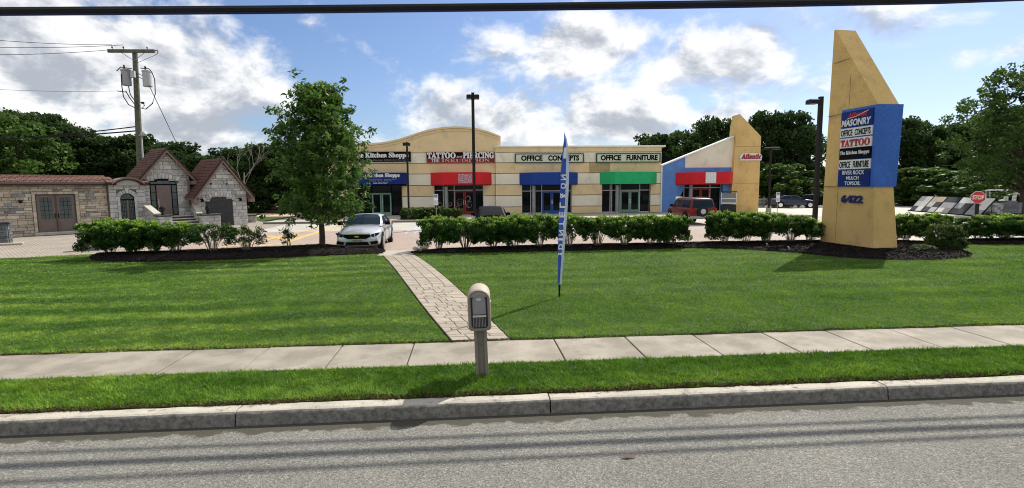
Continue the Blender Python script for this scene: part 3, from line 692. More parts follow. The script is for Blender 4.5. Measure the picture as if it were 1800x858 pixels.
bx('ridge_cap', TILE, wing, -4.5, 4.55, .50, .68, 3.50, 3.60, c=.02); bx('roof_back', FASC, wing, -4.5, 4.55, .68, 2.5, 3.05, 3.50)
wl = bx('wall_lamp', DKMET, wing, .28, .46, -.30, -.06, 2.08, 2.18); bx('lamp_glass', BLACK, wl, .31, .43, -.31, -.18, 2.02, 2.09)
# -- arched bay
bay = thing('stone_window_bay', 'pale stone bay with arched window and curved brow roof beside the low wing', 'building', ORG, SA)
F0 = -.30
bx('wall_core', MORTAR, bay, 4.46, 6.40, F0+.0, .6, .10, 3.05)
ashlar(bay, [(4.46, .13), (6.40, .13), (6.40, 3.02), (4.46, 3.02)], [(4.86, 5.92, .55, 2.72)], STP, [.15, .2, .26, .3], (.22, .6), 21, y=F0)
for k in range(7):                         # jamb blocks and voussoirs
    for xa, xb in ((4.86, 5.01), (5.77, 5.92)):
        z = .56+k*.225; bx('surround_stone', STP[0], bay, xa+.004, xb-.004, F0-.11, F0, z, z+.215)
cx, cz = 5.39, 2.10
for k in range(9):
    a0, a1 = PI*k/9+.02, PI*(k+1)/9-.02; r0, r1 = .39, .62 if k != 4 else .74
    MB().prism([(cx+r0*math.cos(a0), cz+r0*math.sin(a0)), (cx+r1*math.cos(a0), cz+r1*math.sin(a0)), (cx+r1*math.cos(a1), cz+r1*math.sin(a1)), (cx+r0*math.cos(a1), cz+r0*math.sin(a1))], F0-.12, F0).build('voussoir', STP[k % 2], bay)
for sx in (4.87, 5.64):
    pass
win = MB().prism([(5.01, .62), (5.77, .62), (5.77, 2.10)]+[(cx+.38*math.cos(PI*k/12), cz+.38*math.sin(PI*k/12)) for k in range(1, 12)]+[(5.01, 2.10)], F0-.03, F0-.002).build('window', GLASSG, bay)
mm = MB()
for k in range(12):
    a0, a1 = PI*k/12, PI*(k+1)/12
    mm.prism([(cx+.34*math.cos(a0), cz+.34*math.sin(a0)), (cx+.385*math.cos(a0), cz+.385*math.sin(a0)), (cx+.385*math.cos(a1), cz+.385*math.sin(a1)), (cx+.34*math.cos(a1), cz+.34*math.sin(a1))], F0-.07, F0-.031)
mm.box(5.005, 5.045, F0-.07, F0-.031, .62, 2.10); mm.box(5.735, 5.775, F0-.07, F0-.031, .62, 2.10); mm.box(5.045, 5.735, F0-.071, F0-.031, .60, .66); mm.box(5.045, 5.735, F0-.071, F0-.031, 2.05, 2.12)
mm.build('window_frame', BLACK, win)
bx('mullion', TAUPE, win, 5.35, 5.43, F0-.068, F0-.031, .66, 2.05)
mm = MB()
for x in (5.12, 5.21, 5.29, 5.49, 5.58, 5.67): mm.box(x-.007, x+.007, F0-.045, F0-.031, .66, 2.05)
for i in range(1, 6): z = .66+i*.232; mm.box(5.045, 5.35, F0-.043, F0-.0312, z-.007, z+.007); mm.box(5.43, 5.735, F0-.043, F0-.0312, z-.007, z+.007)
for k in (1, 2, 3):
    a = PI*k/4; mm.prism([(cx, cz), (cx+.34*math.cos(a-.03), cz+.34*math.sin(a-.03)), (cx+.34*math.cos(a+.03), cz+.34*math.sin(a+.03))], F0-.045, F0-.031)
mm.build('muntins', BLACK, win)
bx('window_ledge', CAPST, bay, 4.90, 5.90, F0-.16, F0-.002, .50, .595, c=.01)
for i, (r0, r1, y0, mt) in enumerate(((1.00, 1.09, F0-.42, DKBR), (1.093, 1.17, F0-.48, FASC))):   # curved brow
    mm = MB(); cx2, cz2, aa = 5.42, 2.38, R(50)
    for k in range(14):
        a0 = PI/2-aa+2*aa*k/14; a1 = PI/2-aa+2*aa*(k+1)/14
        mm.prism([(cx2+r0*math.cos(a0), cz2+r0*math.sin(a0)*.93), (cx2+r1*math.cos(a0), cz2+r1*math.sin(a0)*.93), (cx2+r1*math.cos(a1), cz2+r1*math.sin(a1)*.93), (cx2+r0*math.cos(a1), cz2+r0*math.sin(a1)*.93)], y0, .3)
    mm.build('brow_roof', mt, bay)
MB().prism([(5.42+.99*math.cos(R(40)+R(100)*k/12), 2.38+.92*math.sin(R(40)+R(100)*k/12)) for k in range(13)], F0-.30, .0).build('brow_infill', STP[1], bay)
for a, b in ((4.30, 4.78), (6.06, 6.55)):
    bx('fascia', DKBR, bay, a, b, F0-.42, .0, 2.98, 3.14)
    shingles('roof_tiles', bay, (a, F0-.46, 3.14), (b, F0-.46, 3.14), (a, .4, 3.50), (b, .4, 3.50), 4, 3, TILE, seed=4)
# -- gabled entrance
def gable(name, label, x0, x1, eave, peak, face, depth, mats, holes, over, seed, skip=None, lwall=None):
    g = thing(name, label, 'building', ORG, SA); xm = (x0+x1)/2
    poly = [(x0, .13), (x1, .13), (x1, eave), (xm, peak), (x0, eave)]
    MB().prism([(x0+.02, .1), (x1-.02, .1), (x1-.02, eave), (xm, peak-.02), (x0+.02, eave)], face, face+depth).build('wall_core', MORTAR, g)
    ashlar(g, poly, holes, mats, [.14, .18, .24, .29], (.2, .55), seed, y=face, skip=skip)
    # left flank
    ashlar(g, [(face, .13), (face+depth, .13), (face+depth, eave), (face, eave)], [], mats, [.18, .24, .29], (.3, .6), seed+1, y=x0+.02, axis='x')
    sl_ = (peak-eave)/(xm-x0); ex0, ex1 = x0-over, x1+over; ze = eave-over*sl_; top = peak+.06; yf = face-.42; yb = face+depth
    for sx, (ea, nm) in ((-1, (ex0, 'roof')), (1, (ex1, 'roof'))):
        rf = MB().prism([(ea, ze), (xm, top), (xm, top+.14), (ea, ze+.14)], yf+.04, yb).build('roof', FASC, g)
        shingles('shingles', rf, (ea+.03*sx, yf, ze+.125), (ea+.03*sx, yb, ze+.125), (xm, yf, top+.145), (xm, yb, top+.145), 13, 12, SHINGLE, seed=seed)
        # barge boards: two steps
        MB().prism([(ea, ze-.16), (xm, top-.16), (xm, top+.10), (ea, ze+.10)], yf-.01, yf+.035).build('barge_board', FASC, g)
        MB().prism([(ea, ze+.02), (xm, top+.02), (xm, top+.15), (ea, ze+.15)], yf-.05, yf-.012).build('barge_trim', DKBR, g)
        MB().prism([(ea, ze-.22), (ea-.34*sx, ze-.22), (ea-.34*sx, ze+.0), (ea, ze+.04)], yf-.008, face-.09).build('eave_return', FASC, g)
    return g
ent = gable('stone_entrance_house', 'pale stone gabled entrance with taupe front door at the top of the steps', 6.42, 9.20, 3.62, 5.22, 0.0, 2.2, STP,
            [(6.78, 8.42, .13, 3.12)], .32, 31, skip=lambda x, z: 6.78 < x < 8.42 and z < 3.45 and z < 3.12+.32*(1-((x-7.6)/.82)**2)**.5 if abs(x-7.6) < .82 else False)
for k in range(9):
    a = -.8+1.6*k/8; xx = 7.6+a*1.02; zz = 3.12+.34*(1-(a/1.0)**2*.6)-.06
    o = MB().prism([(-.085, 0), (.085, 0), (.10, .27 if k != 4 else .36), (-.10, .27 if k != 4 else .36)], -.11, 0).build('voussoir', STP[k % 2], ent); o.location = (xx, 0, zz+.02); o.rotation_euler = (0, a*.45, 0)
MB().prism([(6.80, .98), (8.40, .98), (8.40, 3.12)]+[(7.6+.80*math.cos(PI*k/14), 3.12+.28*math.sin(PI*k/14)) for k in range(1, 14)]+[(6.80, 3.12)], -.02, -.001).build('glazing_surround', BLACK, ent)
d = bx('door', TAUPE, ent, 7.17, 8.02, -.06, -.021, 1.02, 2.98)
bx('raised_panel', TAUPE, d, 7.30, 7.89, -.075, -.0605, 1.95, 2.80); bx('raised_panel', TAUPE, d, 7.30, 7.89, -.075, -.0605, 1.55, 1.87); bx('raised_panel', TAUPE, d, 7.30, 7.89, -.075, -.0605, 1.12, 1.46)
bx('handle', CHROME, d, 7.21, 7.25, -.12, -.061, 1.55, 2.1)
for xa, xb in ((6.85, 7.10), (8.10, 8.35)):
    for k in range(4): bx('sidelight_pane', GLASSG, ent, xa, xb, -.035, -.021, 1.04+k*.49, 1.50+k*.49)
for k in range(4): bx('transom_pane', GLASSG, ent, 6.86+k*.375, 7.21+k*.375, -.035, -.021, 3.07, 3.20+.07*(k in (1, 2)))
bx('downpipe', TAUPE, ent, 9.05, 9.15, -.20, -.10, 1.6, 3.4)
# -- garage
gar = gable('stone_garage_house', 'pale stone garage gable with dark arched roll-up door', 9.25, 12.55, 2.52, 4.62, -1.0, 2.9, STP,
            [(9.72, 11.55, .13, 1.86)], .42, 41, skip=lambda x, z: abs(x-10.635) < .93 and 1.8 < z < 1.86+.34*(1-((x-10.635)/.93)**2))
for k in range(11):
    a = -.9+1.8*k/10; xx = 10.635+a*1.0; zz = 1.86+.36*(1-a*a)
    o = MB().prism([(-.085, 0), (.085, 0), (.095, .26 if k != 5 else .36), (-.095, .26 if k != 5 else .36)], -.12, 0).build('voussoir', STP[k % 2], gar); o.location = (xx, -1.0, zz); o.rotation_euler = (0, a*.6, 0)
GDR = pmat('dark_garage_door', (.045, .045, .048), rough=.5)
for k in range(5):
    z0 = .13+k*.42
    if k < 4: bx('door_panel', GDR, gar, 9.74, 11.53, -1.04-.002*k, -1.002, z0, z0+.405)
MB().prism([(9.74, 1.81), (11.53, 1.81)]+[(10.635+.895*math.cos(PI*k/12), 1.86+.33*math.sin(PI*k/12)) for k in range(0, 13)], -1.05, -1.002).build('door_panel', GDR, gar)
for x in (9.42, 12.0):
    l_ = bx('wall_lamp', BLACK, gar, x-.05, x+.05, -1.32, -1.07, 2.0, 2.06); bx('lamp_glass', BLACK, l_, x-.07, x+.07, -1.38, -1.24, 1.84, 2.0)
for x in (10.15, 11.2): bx('vent_cap', BLACK, gar, x-.05, x+.05, -1.12, -1.06, 3.0, 3.1)
# -- steps between wing walls
steps = thing('stone_steps', 'dark edged stone steps rising to the gabled entrance', 'steps', ORG, SA)
for k in range(5):
    bx('tread', CAPST, steps, 7.02, 9.0, -2.35+k*.36, .0 if k == 4 else -1.95+k*.36, .25+k*.165, .30+k*.165)
    bx('riser', SLATC, steps, 7.04, 8.98, -2.32+k*.36, -1.0+k*.0 if k < 3 else -.02, .12 if k == 0 else .13+k*.165-.03, .249+k*.165)
def lamp_urn(x, y, z, lab):
    t = thing('lantern', lab, 'lantern', ORG+u_*x+b_*y+Vector((0, 0, z)), SA, 'lanterns on the stair pillars')
    MB().lathe([(.11, 0), (.11, .04), (.04, .06), (.03, .18)], n=10).build('stand', BLACK, t)
    MB().lathe([(.05, .18), (.15, .26), (.17, .40), (.14, .42)], n=10).build('glass_bowl', DKGLASSP, t)
    MB().lathe([(.18, .42), (.10, .49), (.02, .54)], n=10).build('cap', BLACK, t)
def stair_wall(nm, lab, xw, y0, z0, y1, z1, px0, px1, py0, py1, zt, seed):
    t = thing(nm, lab, 'wall', ORG, SA)
    MB().prism([(y0, .1), (y1, .1), (y1, z1), (y0, z0)], xw-.12, xw+.12, 'x').build('wall_core', MORTAR, t)
    ashlar(t, [(y0, .13), (y1, .13), (y1, z1), (y0, z0)][::-1], [], STP, [.16, .22], (.25, .5), seed, y=xw+.12, axis='x', proud=(-.06, -.04))
    ashlar(t, [(y0, .13), (y1, .13), (y1, z1), (y0, z0)][::-1], [], STP, [.16, .22], (.25, .5), seed, y=xw-.12, axis='x', proud=(.04, .06))
    MB().prism([(y0, z0), (y1, z1), (y1, z1+.09), (y0, z0+.09)], xw-.20, xw+.20, 'x').build('sloped_cap', CAPST, t)
    bx('pillar_core', MORTAR, t, px0+.05, px1-.05, py0+.05, py1, .1, zt-.02)
    ashlar(t, [(px0, .13), (px1, .13), (px1, zt-.03), (px0, zt-.03)], [], STP, [.17, .22], (.22, .45), seed+3, y=py0+.05)
    ashlar(t, [(py0, .13), (py1, .13), (py1, zt-.03), (py0, zt-.03)], [], STP, [.17, .22], (.22, .45), seed+4, y=px0+.05, axis='x')
    bx('pillar_cap', SLATC, t, px0-.08, px1+.08, py0-.08, py1+.05, zt-.02, zt+.06, c=.015)
stair_wall('stair_wall', 'pale stone wing wall with sloped cap left of the steps', 6.45, -2.0, 1.12, -.05, 1.72, 6.30, 7.0, -2.7, -2.0, 1.06, 51)
stair_wall('stair_wall', 'pale stone wing wall with sloped cap right of the steps, before the garage', 9.12, -1.5, 1.02, -.98, 1.64, 9.02, 10.15, -2.2, -1.5, .98, 61)
lamp_urn(6.6, -2.35, 1.12, 'dark lantern on the pillar left of the steps'); lamp_urn(9.5, -1.85, 1.04, 'dark lantern on the pillar right of the steps')
# -- grey stacked stone pillar and paver bench at the far left
p0 = G(-6, 431, .13)
t = thing('stone_pillar', 'grey stacked slate pillar at the left edge in front of the showroom', 'pillar', (p0.x, p0.y, .128), R(30))
bx('core', SLATC, t, -.5, .42, .02, .7, 0, 1.02)
ashlar(t, [(-.52, 0), (.44, 0), (.44, 1.0), (-.52, 1.0)], [], SLATE, [.06, .08, .1], (.15, .35), 71, y=.02, j=.006)
ashlar(t, [(.02, 0), (.7, 0), (.7, 1.0), (.02, 1.0)][::-1], [], SLATE, [.06, .08, .1], (.15, .35), 72, y=.42, axis='x', j=.006, proud=(-.06, -.03))
bx('cap', SLATC, t, -.62, .54, -.12, .8, 1.02, 1.10, c=.02)
bx('base', STN[1], t, -.9, 1.0, -.55, -.12, 0, .10, c=.03)
p0 = G(160, 441, .13)
t = thing('stone_bench_wall', 'low stone seat wall with dark cap left of the hedge', 'wall', (p0.x, p0.y+.2, .128), R(35))
bx('core', SLATC, t, -.40, .75, .02, .4, 0, .40)
ashlar(t, [(-.42, 0), (.77, 0), (.77, .42), (-.42, .42)], [], STN[1:], [.13, .15], (.2, .4), 75, y=.02, j=.01)
ashlar(t, [(.02, 0), (.4, 0), (.4, .42), (.02, .42)], [], STN[1:], [.13, .15], (.2, .3), 76, y=-.40, axis='x', j=.01)
bx('cap', SLATC, t, -.55, .9, -.1, .5, .42, .50, c=.02)
p0 = G(452, 391, .13)
t = thing('low_stone_wall', 'low pale stone wall right of the garage', 'wall', (p0.x-.9, p0.y, .12), R(20))
bx('core', MORTAR, t, -.6, .8, .02, .4, 0, .5); ashlar(t, [(-.6, 0), (.8, 0), (.8, .5), (-.6, .5)], [], STP, [.16, .18], (.25, .5), 77, y=.02); bx('cap', SLATC, t, -.65, .85, -.1, .45, .5, .57)

# ------------------------------------------------------------------ strip of shops
BY = 48.0
shop = thing('shop_building', 'long tan and cream stucco strip of shops with curved parapet and coloured awnings', 'building', (0, BY, 0))
def band(name, mat, x0, x1, z0, z1, y=0.0, th=.3, holes=()):
    xs_ = [(x0, x1)]
    for a, b, h in holes:
        if z0 < h-.1:
            nx = []
            for p, q in xs_:
                if b <= p or a >= q: nx.append((p, q)); continue
                if a > p: nx.append((p, a))
                if b < q: nx.append((b, q))
            xs_ = nx
    for p, q in xs_: bx(name, mat, shop, p, q, y, y+th, z0+.032, z1-.032)
ZB = [.26, .90, 1.90, 2.86, 3.86, 4.79, 5.70]
entL = [(-10.5, -5.95, 2.90), (-3.15, 1.20, 2.90)]; entR = [(4.62, 9.08, 2.86), (11.85, 16.30, 2.86)]
for i in range(6):
    mt = (STUC_T, STUC_C)[i % 2]
    band('wall_band', mt, -12.2, 2.28, ZB[i], ZB[i+1], .30, .3, entL)
    band('wall_band', mt, 2.30, 17.25, ZB[i], ZB[i+1], .0, .6, entR)
REVEAL = pmat('reveal_joint_stucco', (.30, .23, .13), rough=.95)
for (a, b, y0, hs_) in ((-12.2, 2.28, .38, entL), (2.34, 17.2, .08, entR)):
    for z in ZB[1:]:
        xs_ = [(a, b)]
        if z < 2.8:
            for p, q, h in hs_:
                nx = []
                for s0, s1 in xs_:
                    if q <= s0 or p >= s1: nx.append((s0, s1)); continue
                    nx += [(s0, p), (q, s1)]
                xs_ = nx
        for s0, s1 in xs_: bx('reveal_joint', REVEAL, shop, s0, s1, y0, y0+.2, z-.0315, z+.0315)
bx('wall_band', STUC_T, shop, 2.30, 17.25, .0, .6, 5.72, 6.13)
bx('coping', STUC_C, shop, 2.22, 17.6, -.10, .7, 6.13, 6.27, c=.02)
# curved parapet
cur = [D(x, y, BY+.3) for x, y in ((575, 256), (620, 255.5), (650, 253), (675, 250.5), (700, 245.5), (720, 239), (740, 232), (760, 227), (780, 224), (800, 222.8), (820, 223.5), (840, 226.5), (860, 232), (880, 240))]
cx_ = [p.x for p in cur]; cz_ = [p.z for p in cur]; xs_ = np.linspace(-12.2, 2.78, 60)
tz = [float(np.interp(x, cx_, cz_)) for x in xs_]
for _ in range(2): tz = [tz[0]]+[(tz[i-1]+tz[i]*2+tz[i+1])/4 for i in range(1, len(tz)-1)]+[tz[-1]]
MB().prism([(-12.2, 5.72)]+[(x, z-.13) for x, z in zip(xs_, tz)]+[(2.78, 5.72)], .30, .62).build('curved_parapet', STUC_T, shop)
MB().prism([(x, z+.03) for x, z in zip(xs_, tz)]+[(x, z-.14) for x, z in list(zip(xs_, tz))[::-1]], .16, .72).build('curved_coping', STUC_C if False else STUC_T, shop)
MB().prism([(x, z-.16) for x, z in zip(xs_, tz)]+[(x, z-.34) for x, z in list(zip(xs_, tz))[::-1]], .23, .31).build('parapet_molding', STUC_T, shop)
bx('side_wall', STUC_T, shop, -12.2, -11.9, .6, 16, .26, 6.3); bx('roof_deck', EARTH, shop, -11.9, 17.2, .62, 16, 5.4, 5.5)
bx('back_wall', STUC_T, shop, -12.2, 26, 16, 16.3, .2, 5.9)
bx('interior_wall', BLACK, shop, -12, 24, 3.2, 3.3, .2, 5.4)
def awning(x0, x1, z0, z1, mat, name, inset=1.0, dep=1.35, y=0.0):
    pl = [(x0, y), (x0+inset, y-dep), (x1-inset, y-dep), (x1, y)]
    a = MB(); n = 4
    # fabric faces gently bowed, hollow below
    o = MB().prism(pl, z0, z1, 'z').build(name, mat, shop)
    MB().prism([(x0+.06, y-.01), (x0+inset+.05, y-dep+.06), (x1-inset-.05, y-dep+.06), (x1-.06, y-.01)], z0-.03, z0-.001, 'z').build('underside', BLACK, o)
    for k in range(1, 4):
        x = x0+inset+(x1-x0-2*inset)*k/4; bx('seam', mat, o, x-.012, x+.012, y-dep-.012, y-dep-.001, z0+.01, z1-.01)
    return o
def storefront(x0, x1, z1, y, frame, doorx, doormat, zb=.27, mul_=(), ztr=2.25, coly=None, colx=None):
    """glazing with mullions, transom bar and double door in an entry"""
    sf = bx('storefront_glazing', GLASS, shop, x0, x1, y+.06, y+.07, zb, z1)
    xs_ = [x0]+list(mul_)+[x1]
    for x in xs_: bx('mullion', frame, sf, x-.035, x+.035, y-.02, y+.06, zb, z1)
    for a, b in zip(xs_[:-1], xs_[1:]):
        bx('transom_bar', frame, sf, a+.035, b-.035, y-.01, y+.059, ztr, ztr+.07)
        if not (a >= doorx[0]-.1 and b <= doorx[1]+.1): bx('sill_bar', frame, sf, a+.035, b-.035, y-.01, y+.059, zb, zb+.09)
    xm = (doorx[0]+doorx[1])/2
    for a, b in ((doorx[0]+.03, xm-.01), (xm+.01, doorx[1]-.03)):
        d = MB(); t_ = .12; z0 = zb+.02
        d.box(a, a+t_, y-.035, y+.05, z0, ztr-.01); d.box(b-t_, b, y-.035, y+.05, z0, ztr-.01); d.box(a+t_, b-t_, y-.035, y+.05, z0, z0+.24); d.box(a+t_, b-t_, y-.035, y+.05, ztr-.15, ztr-.01)
        dd = d.build('door', doormat, sf)
        hx = b-t_/2 if a < xm-.2 else a+t_/2
        bx('handle', CHROME, dd, hx-.02, hx+.02, y-.09, y-.036, 1.1, 1.5)
    if colx is not None: MB().lathe([(.20, .26), (.17, .32), (.17, 2.7), (.2, 2.75)], (colx, coly, 0), 12).build('column', GRMET, shop)
# kitchen shop (navy canopy)
storefront(-10.5, -5.95, 2.9, .5, BLACK, (-8.62, -6.88), GRNP, mul_=(-8.62, -6.88))
bx('entry_return', STUC_T, shop, -5.96, -5.92, .30, .9, .27, 2.88)
can = MB().prism([(-10.1, 0), (-9.6, -.95), (-5.9, -.95), (-5.42, 0)], 2.98, 3.98, 'z').build('navy_canopy', NAVYF, shop)
can.location = (0, .2, 0)
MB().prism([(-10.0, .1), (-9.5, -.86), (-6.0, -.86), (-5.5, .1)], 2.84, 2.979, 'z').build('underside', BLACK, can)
text(serif('The Kitchen Shoppe'), WHITE, can, -9.45, -5.95, 3.50, 3.92, -.951, bold=.03)
text('Custom Cabinetry  Countertops', ENAM, can, -8.9, -6.3, 3.36, 3.45, -.951); text('Remodeling  Kitchens  Bathrooms', ENAM, can, -8.7, -6.6, 3.22, 3.31, -.951)
text('609-432-7647', WHITE, can, -8.2, -7.0, 3.03, 3.14, -.951, bold=.01)
sg = bx('black_sign_board', BLACK, shop, -10.5, -5.08, .12, .28, 4.93, 5.80, c=0)
text(serif('The Kitchen Shoppe'), WHITE, sg, -10.0, -5.25, 5.18, 5.72, .12, bold=.03); text('Designing Kitchens & Baths for Everyone', ENAM, sg, -9.3, -5.3, 5.02, 5.12, .12)
# tattoo shop
storefront(-3.15, 1.20, 2.9, .55, ALU, (-1.38, .42), REDP, mul_=(-2.35, -1.38, .42), colx=-2.05, coly=-.15, ztr=2.38)
bx('entry_return', STUC_T, shop, -3.16, -3.12, .30, .6, .27, 2.88); bx('entry_return', STUC_T, shop, 1.17, 1.21, .30, .6, .27, 2.88)
m = MB(); q = random.Random(9)                         # tattoo-style scroll art on the windows
for cx2, cz2 in ((-1.75, 1.2), (-.9, 1.3), (-.05, 1.1), (-.2, 1.7), (-2.7, 1.1), (-1.1, .8)):
    for k in range(3):
        r0 = q.uniform(.15, .42); a0 = q.uniform(0, 6)
        m.tube([(cx2+r0*(1-i*.05)*math.cos(a0+i*.35), .53, cz2+r0*(1-i*.04)*math.sin(a0+i*.35)) for i in range(12)], .016, 4)
m.build('window_scrollwork', pmat('pale_pink_decal', (.42, .30, .30), rough=.7), shop)
aw = awning(-3.42, 1.95, 2.90, 3.96, REDF, 'red_awning', y=.3)
a_ = bx('banner', pmat('pink_speckled_banner', (.62, .42, .46), (.30, .06, .09), rough=.8, scale=14, contrast=3), aw, -.98, .22, -1.075, -1.052, 3.02, 3.82)
sg = bx('tattoo_sign_board', DKRED, shop, -3.72, 2.22, .14, .28, 4.84, 5.74); bx('upper_field', BLACK, sg, -3.70, 2.20, .120, .139, 5.20, 5.72)
text(serif('TATTOO'), WHITE, sg, -3.66, -1.18, 5.18, 5.72, .118, bold=.035); text('and', WHITE, sg, -1.1, -.62, 5.25, 5.48, .118); text(serif('PIERCING'), WHITE, sg, -.55, 2.18, 5.18, 5.72, .118, bold=.035)
text(serif('THE'), WHITE, sg, -3.3, -2.6, 4.88, 5.14, .139); text(serif('INKUISITION'), pmat('pink_letters', (.75, .42, .40)), sg, -2.4, 1.8, 4.88, 5.14, .139, bold=.0)
# office concepts and office furniture
for (x0, x1, dx_, dm, aw_, nm, cx2, sx0, sx1, txt, (t0, t1), (t2, t3)) in (
        (4.62, 9.08, (6.42, 8.24), BLUP, BLUF, 'blue_awning', 5.62, 4.00, 10.15, ('OFFICE', 'CONCEPTS'), (4.55, 6.45), (6.95, 9.72)),
        (11.85, 16.30, (13.56, 15.38), GRNP, GRNF, 'green_awning', 13.1, 11.25, 17.12, ('OFFICE', 'FURNITURE'), (11.66, 13.5), (14.0, 16.85))):
    storefront(x0, x1, 2.86, .25, ALU, dx_, dm, mul_=(x0+.80, x0+.95, dx_[0], dx_[1]), colx=cx2, coly=-.45)
    for e in (x0-.02, x1+.02): bx('entry_return', STUC_T, shop, e-.02, e+.02, .02, .3, .27, 2.84)
    awning(x0-.22, x1+.55, 2.84, 3.90, aw_, nm)
    sg = bx('office_sign', OFFW, shop, sx0+.1, sx1-.1, -.14, -.02, 4.83, 5.50)
    fr = MB(); fr.box(sx0, sx1, -.17, -.02, 5.50, 5.58); fr.box(sx0, sx1, -.17, -.02, 4.75, 4.83); fr.box(sx0, sx0+.1, -.17, -.02, 4.83, 5.50); fr.box(sx1-.1, sx1, -.17, -.02, 4.83, 5.50)
    fr.build('sign_frame', pmat('dark_green_frame', (.05, .09, .07)), sg)
    text(txt[0], BLACK, sg, t0, t1, 4.93, 5.42, -.14, bold=.045); text(txt[1], BLACK, sg, t2, t3, 4.93, 5.42, -.14, bold=.045)
bx('patched_panel', pmat('darker_tan_patch', (.47, .35, .19), rough=.95), shop, 10.65, 12.55, -.004, .02, 3.90, 4.75)
# blue wing with sloping parapet
zr = lambda x: 4.42+(x-17.33)*(6.94-4.42)/(23.83-17.33)
MB().prism([(17.33, .26), (18.35, .26), (18.35+1.3, 3.0), (23.0, 3.0), (23.0, .26), (23.9, .26), (23.9, 4.24), (19.43, 4.24), (19.43, zr(19.43)), (17.33, zr(17.33))], -.10, .55).build('blue_wall', STUC_B, shop)
MB().prism([(19.43, 4.26), (23.9, 4.26), (23.9, zr(23.9)), (19.43, zr(19.43))], -.10, .55).build('cream_gable', STUC_C, shop)
MB().prism([(17.22, zr(17.22)), (23.9, zr(23.9)), (23.9, zr(23.9)+.12), (17.22, zr(17.22)+.12)], -.20, .75).build('sloped_coping', WHITE, shop)
bx('corner_trim', WHITE, shop, 17.22, 17.325, -.13, .3, .26, zr(17.25)); bx('side_wall', STUC_T, shop, 23.6, 23.9, .55, 16, .2, 5.8)
storefront(18.35, 23.0, 3.0, .35, ALU, (20.25, 22.0), REDP, mul_=(19.55, 20.25, 22.0), ztr=2.42, colx=19.9, coly=-.35)
awning(18.55, 24.0, 2.75, 3.82, REDF, 'red_awning', inset=1.05, y=-.11)
bx('white_notice', WHITE, shop, 20.75, 21.7, -1.50, -1.462, 2.86, 3.80)
b2 = bx('white_notice', WHITE, shop, 18.75, 19.05, -.5, -.48, 1.35, 1.66)
# leaning ochre fin
fin = thing('ochre_fin_wall', 'pointed ochre stucco fin wall at the right end of the shops', 'wall', (0, BY, 0))
MB().prism([(23.55, .2), (26.25, .2), (26.25, 7.0), (24.20, 8.98), (24.0, 8.0)], -.45, .9).build('fin', STUC_O, fin)
for z in (2.8, 6.1): bx('joint', REVEAL, fin, 23.95, 26.25, -.456, -.44, z, z+.03)
sg = MB().prism([(24.35, 4.86), (26.3, 4.86), (26.36, 5.25), (26.15, 5.5), (24.5, 5.5), (24.3, 5.2)], -.57, -.455).build('sign_box', WHITE, fin)
text(serif('Atlantic'), NAVYL, sg, 24.42, 26.28, 4.98, 5.44, -.572, bold=.03, shear=.2)
text(serif('Atlantic'), REDLET, sg, 24.40, 26.26, 5.00, 5.46, -.595, bold=.0, shear=.2)

# ------------------------------------------------------------------ roadside sign tower
tw = thing('sign_tower', 'tall ochre stucco slab tower with sloped top, blue sign box and number 6422', 'sign', (0, 0, 0))
def loftbox(secs, name, mat, parent):    # secs: list of 4-corner rings
    vs = [p for s_ in secs for p in s_]; n = 4; fs = [(3, 2, 1, 0), tuple(4*(len(secs)-1)+k for k in range(4))]
    for i in range(len(secs)-1):
        for k in range(4): fs.append((i*4+k, i*4+(k+1) % 4, i*4+4+(k+1) % 4, i*4+4+k))
    return MB().add(vs, fs).build(name, mat, parent)
loftbox([[(15.09, 19.06, .1), (16.09, 19.10, .1), (15.85, 21.80, .1), (14.80, 21.76, .1)],
         [(15.07, 19.22, 2.6), (15.86, 19.24, 2.6), (15.76, 21.72, 2.6), (14.81, 21.70, 2.6)]], 'base_block', STUC_O, tw)
loftbox([[(15.07, 19.24, 2.603), (15.86, 19.26, 2.603), (15.76, 21.72, 2.603), (14.81, 21.70, 2.603)],
         [(15.06, 19.26, 5.62), (15.90, 19.28, 5.62), (15.74, 21.66, 5.62), (14.82, 21.64, 5.62)],
         [(14.83, 21.50, 8.88), (15.68, 21.52, 8.86), (15.68, 21.60, 8.86), (14.83, 21.60, 8.88)]], 'tower_slab', STUC_O, tw)
for z in (4.30+1.25, 7.6):
    pass
JT = pmat('joint_dark_ochre', (.25, .17, .07), rough=1)
bx('joint', JT, tw, 14.795, 14.83, 20.9, 21.66, 5.45, 5.465); bx('joint', JT, tw, 14.79, 14.83, 20.85, 21.72, 2.585, 2.602)
bx('joint', JT, tw, 14.884, 14.91, 20.93, 20.944, .2, 2.58); bx('joint', JT, tw, 14.918, 14.95, 20.60, 20.612, 5.6, 6.95)
bx('joint', JT, tw, 14.83, 14.85, 20.55, 21.56, 7.55, 7.565)
loftbox([[(15.005, 19.16, 2.58), (15.93, 19.18, 2.58), (15.93, 19.7, 2.58), (14.86, 20.95, 2.58)],
         [(15.005, 19.17, 5.60), (16.02, 19.19, 5.60), (16.02, 19.8, 5.60), (14.84, 20.87, 5.60)]], 'blue_box', SIGNBLUE, tw)
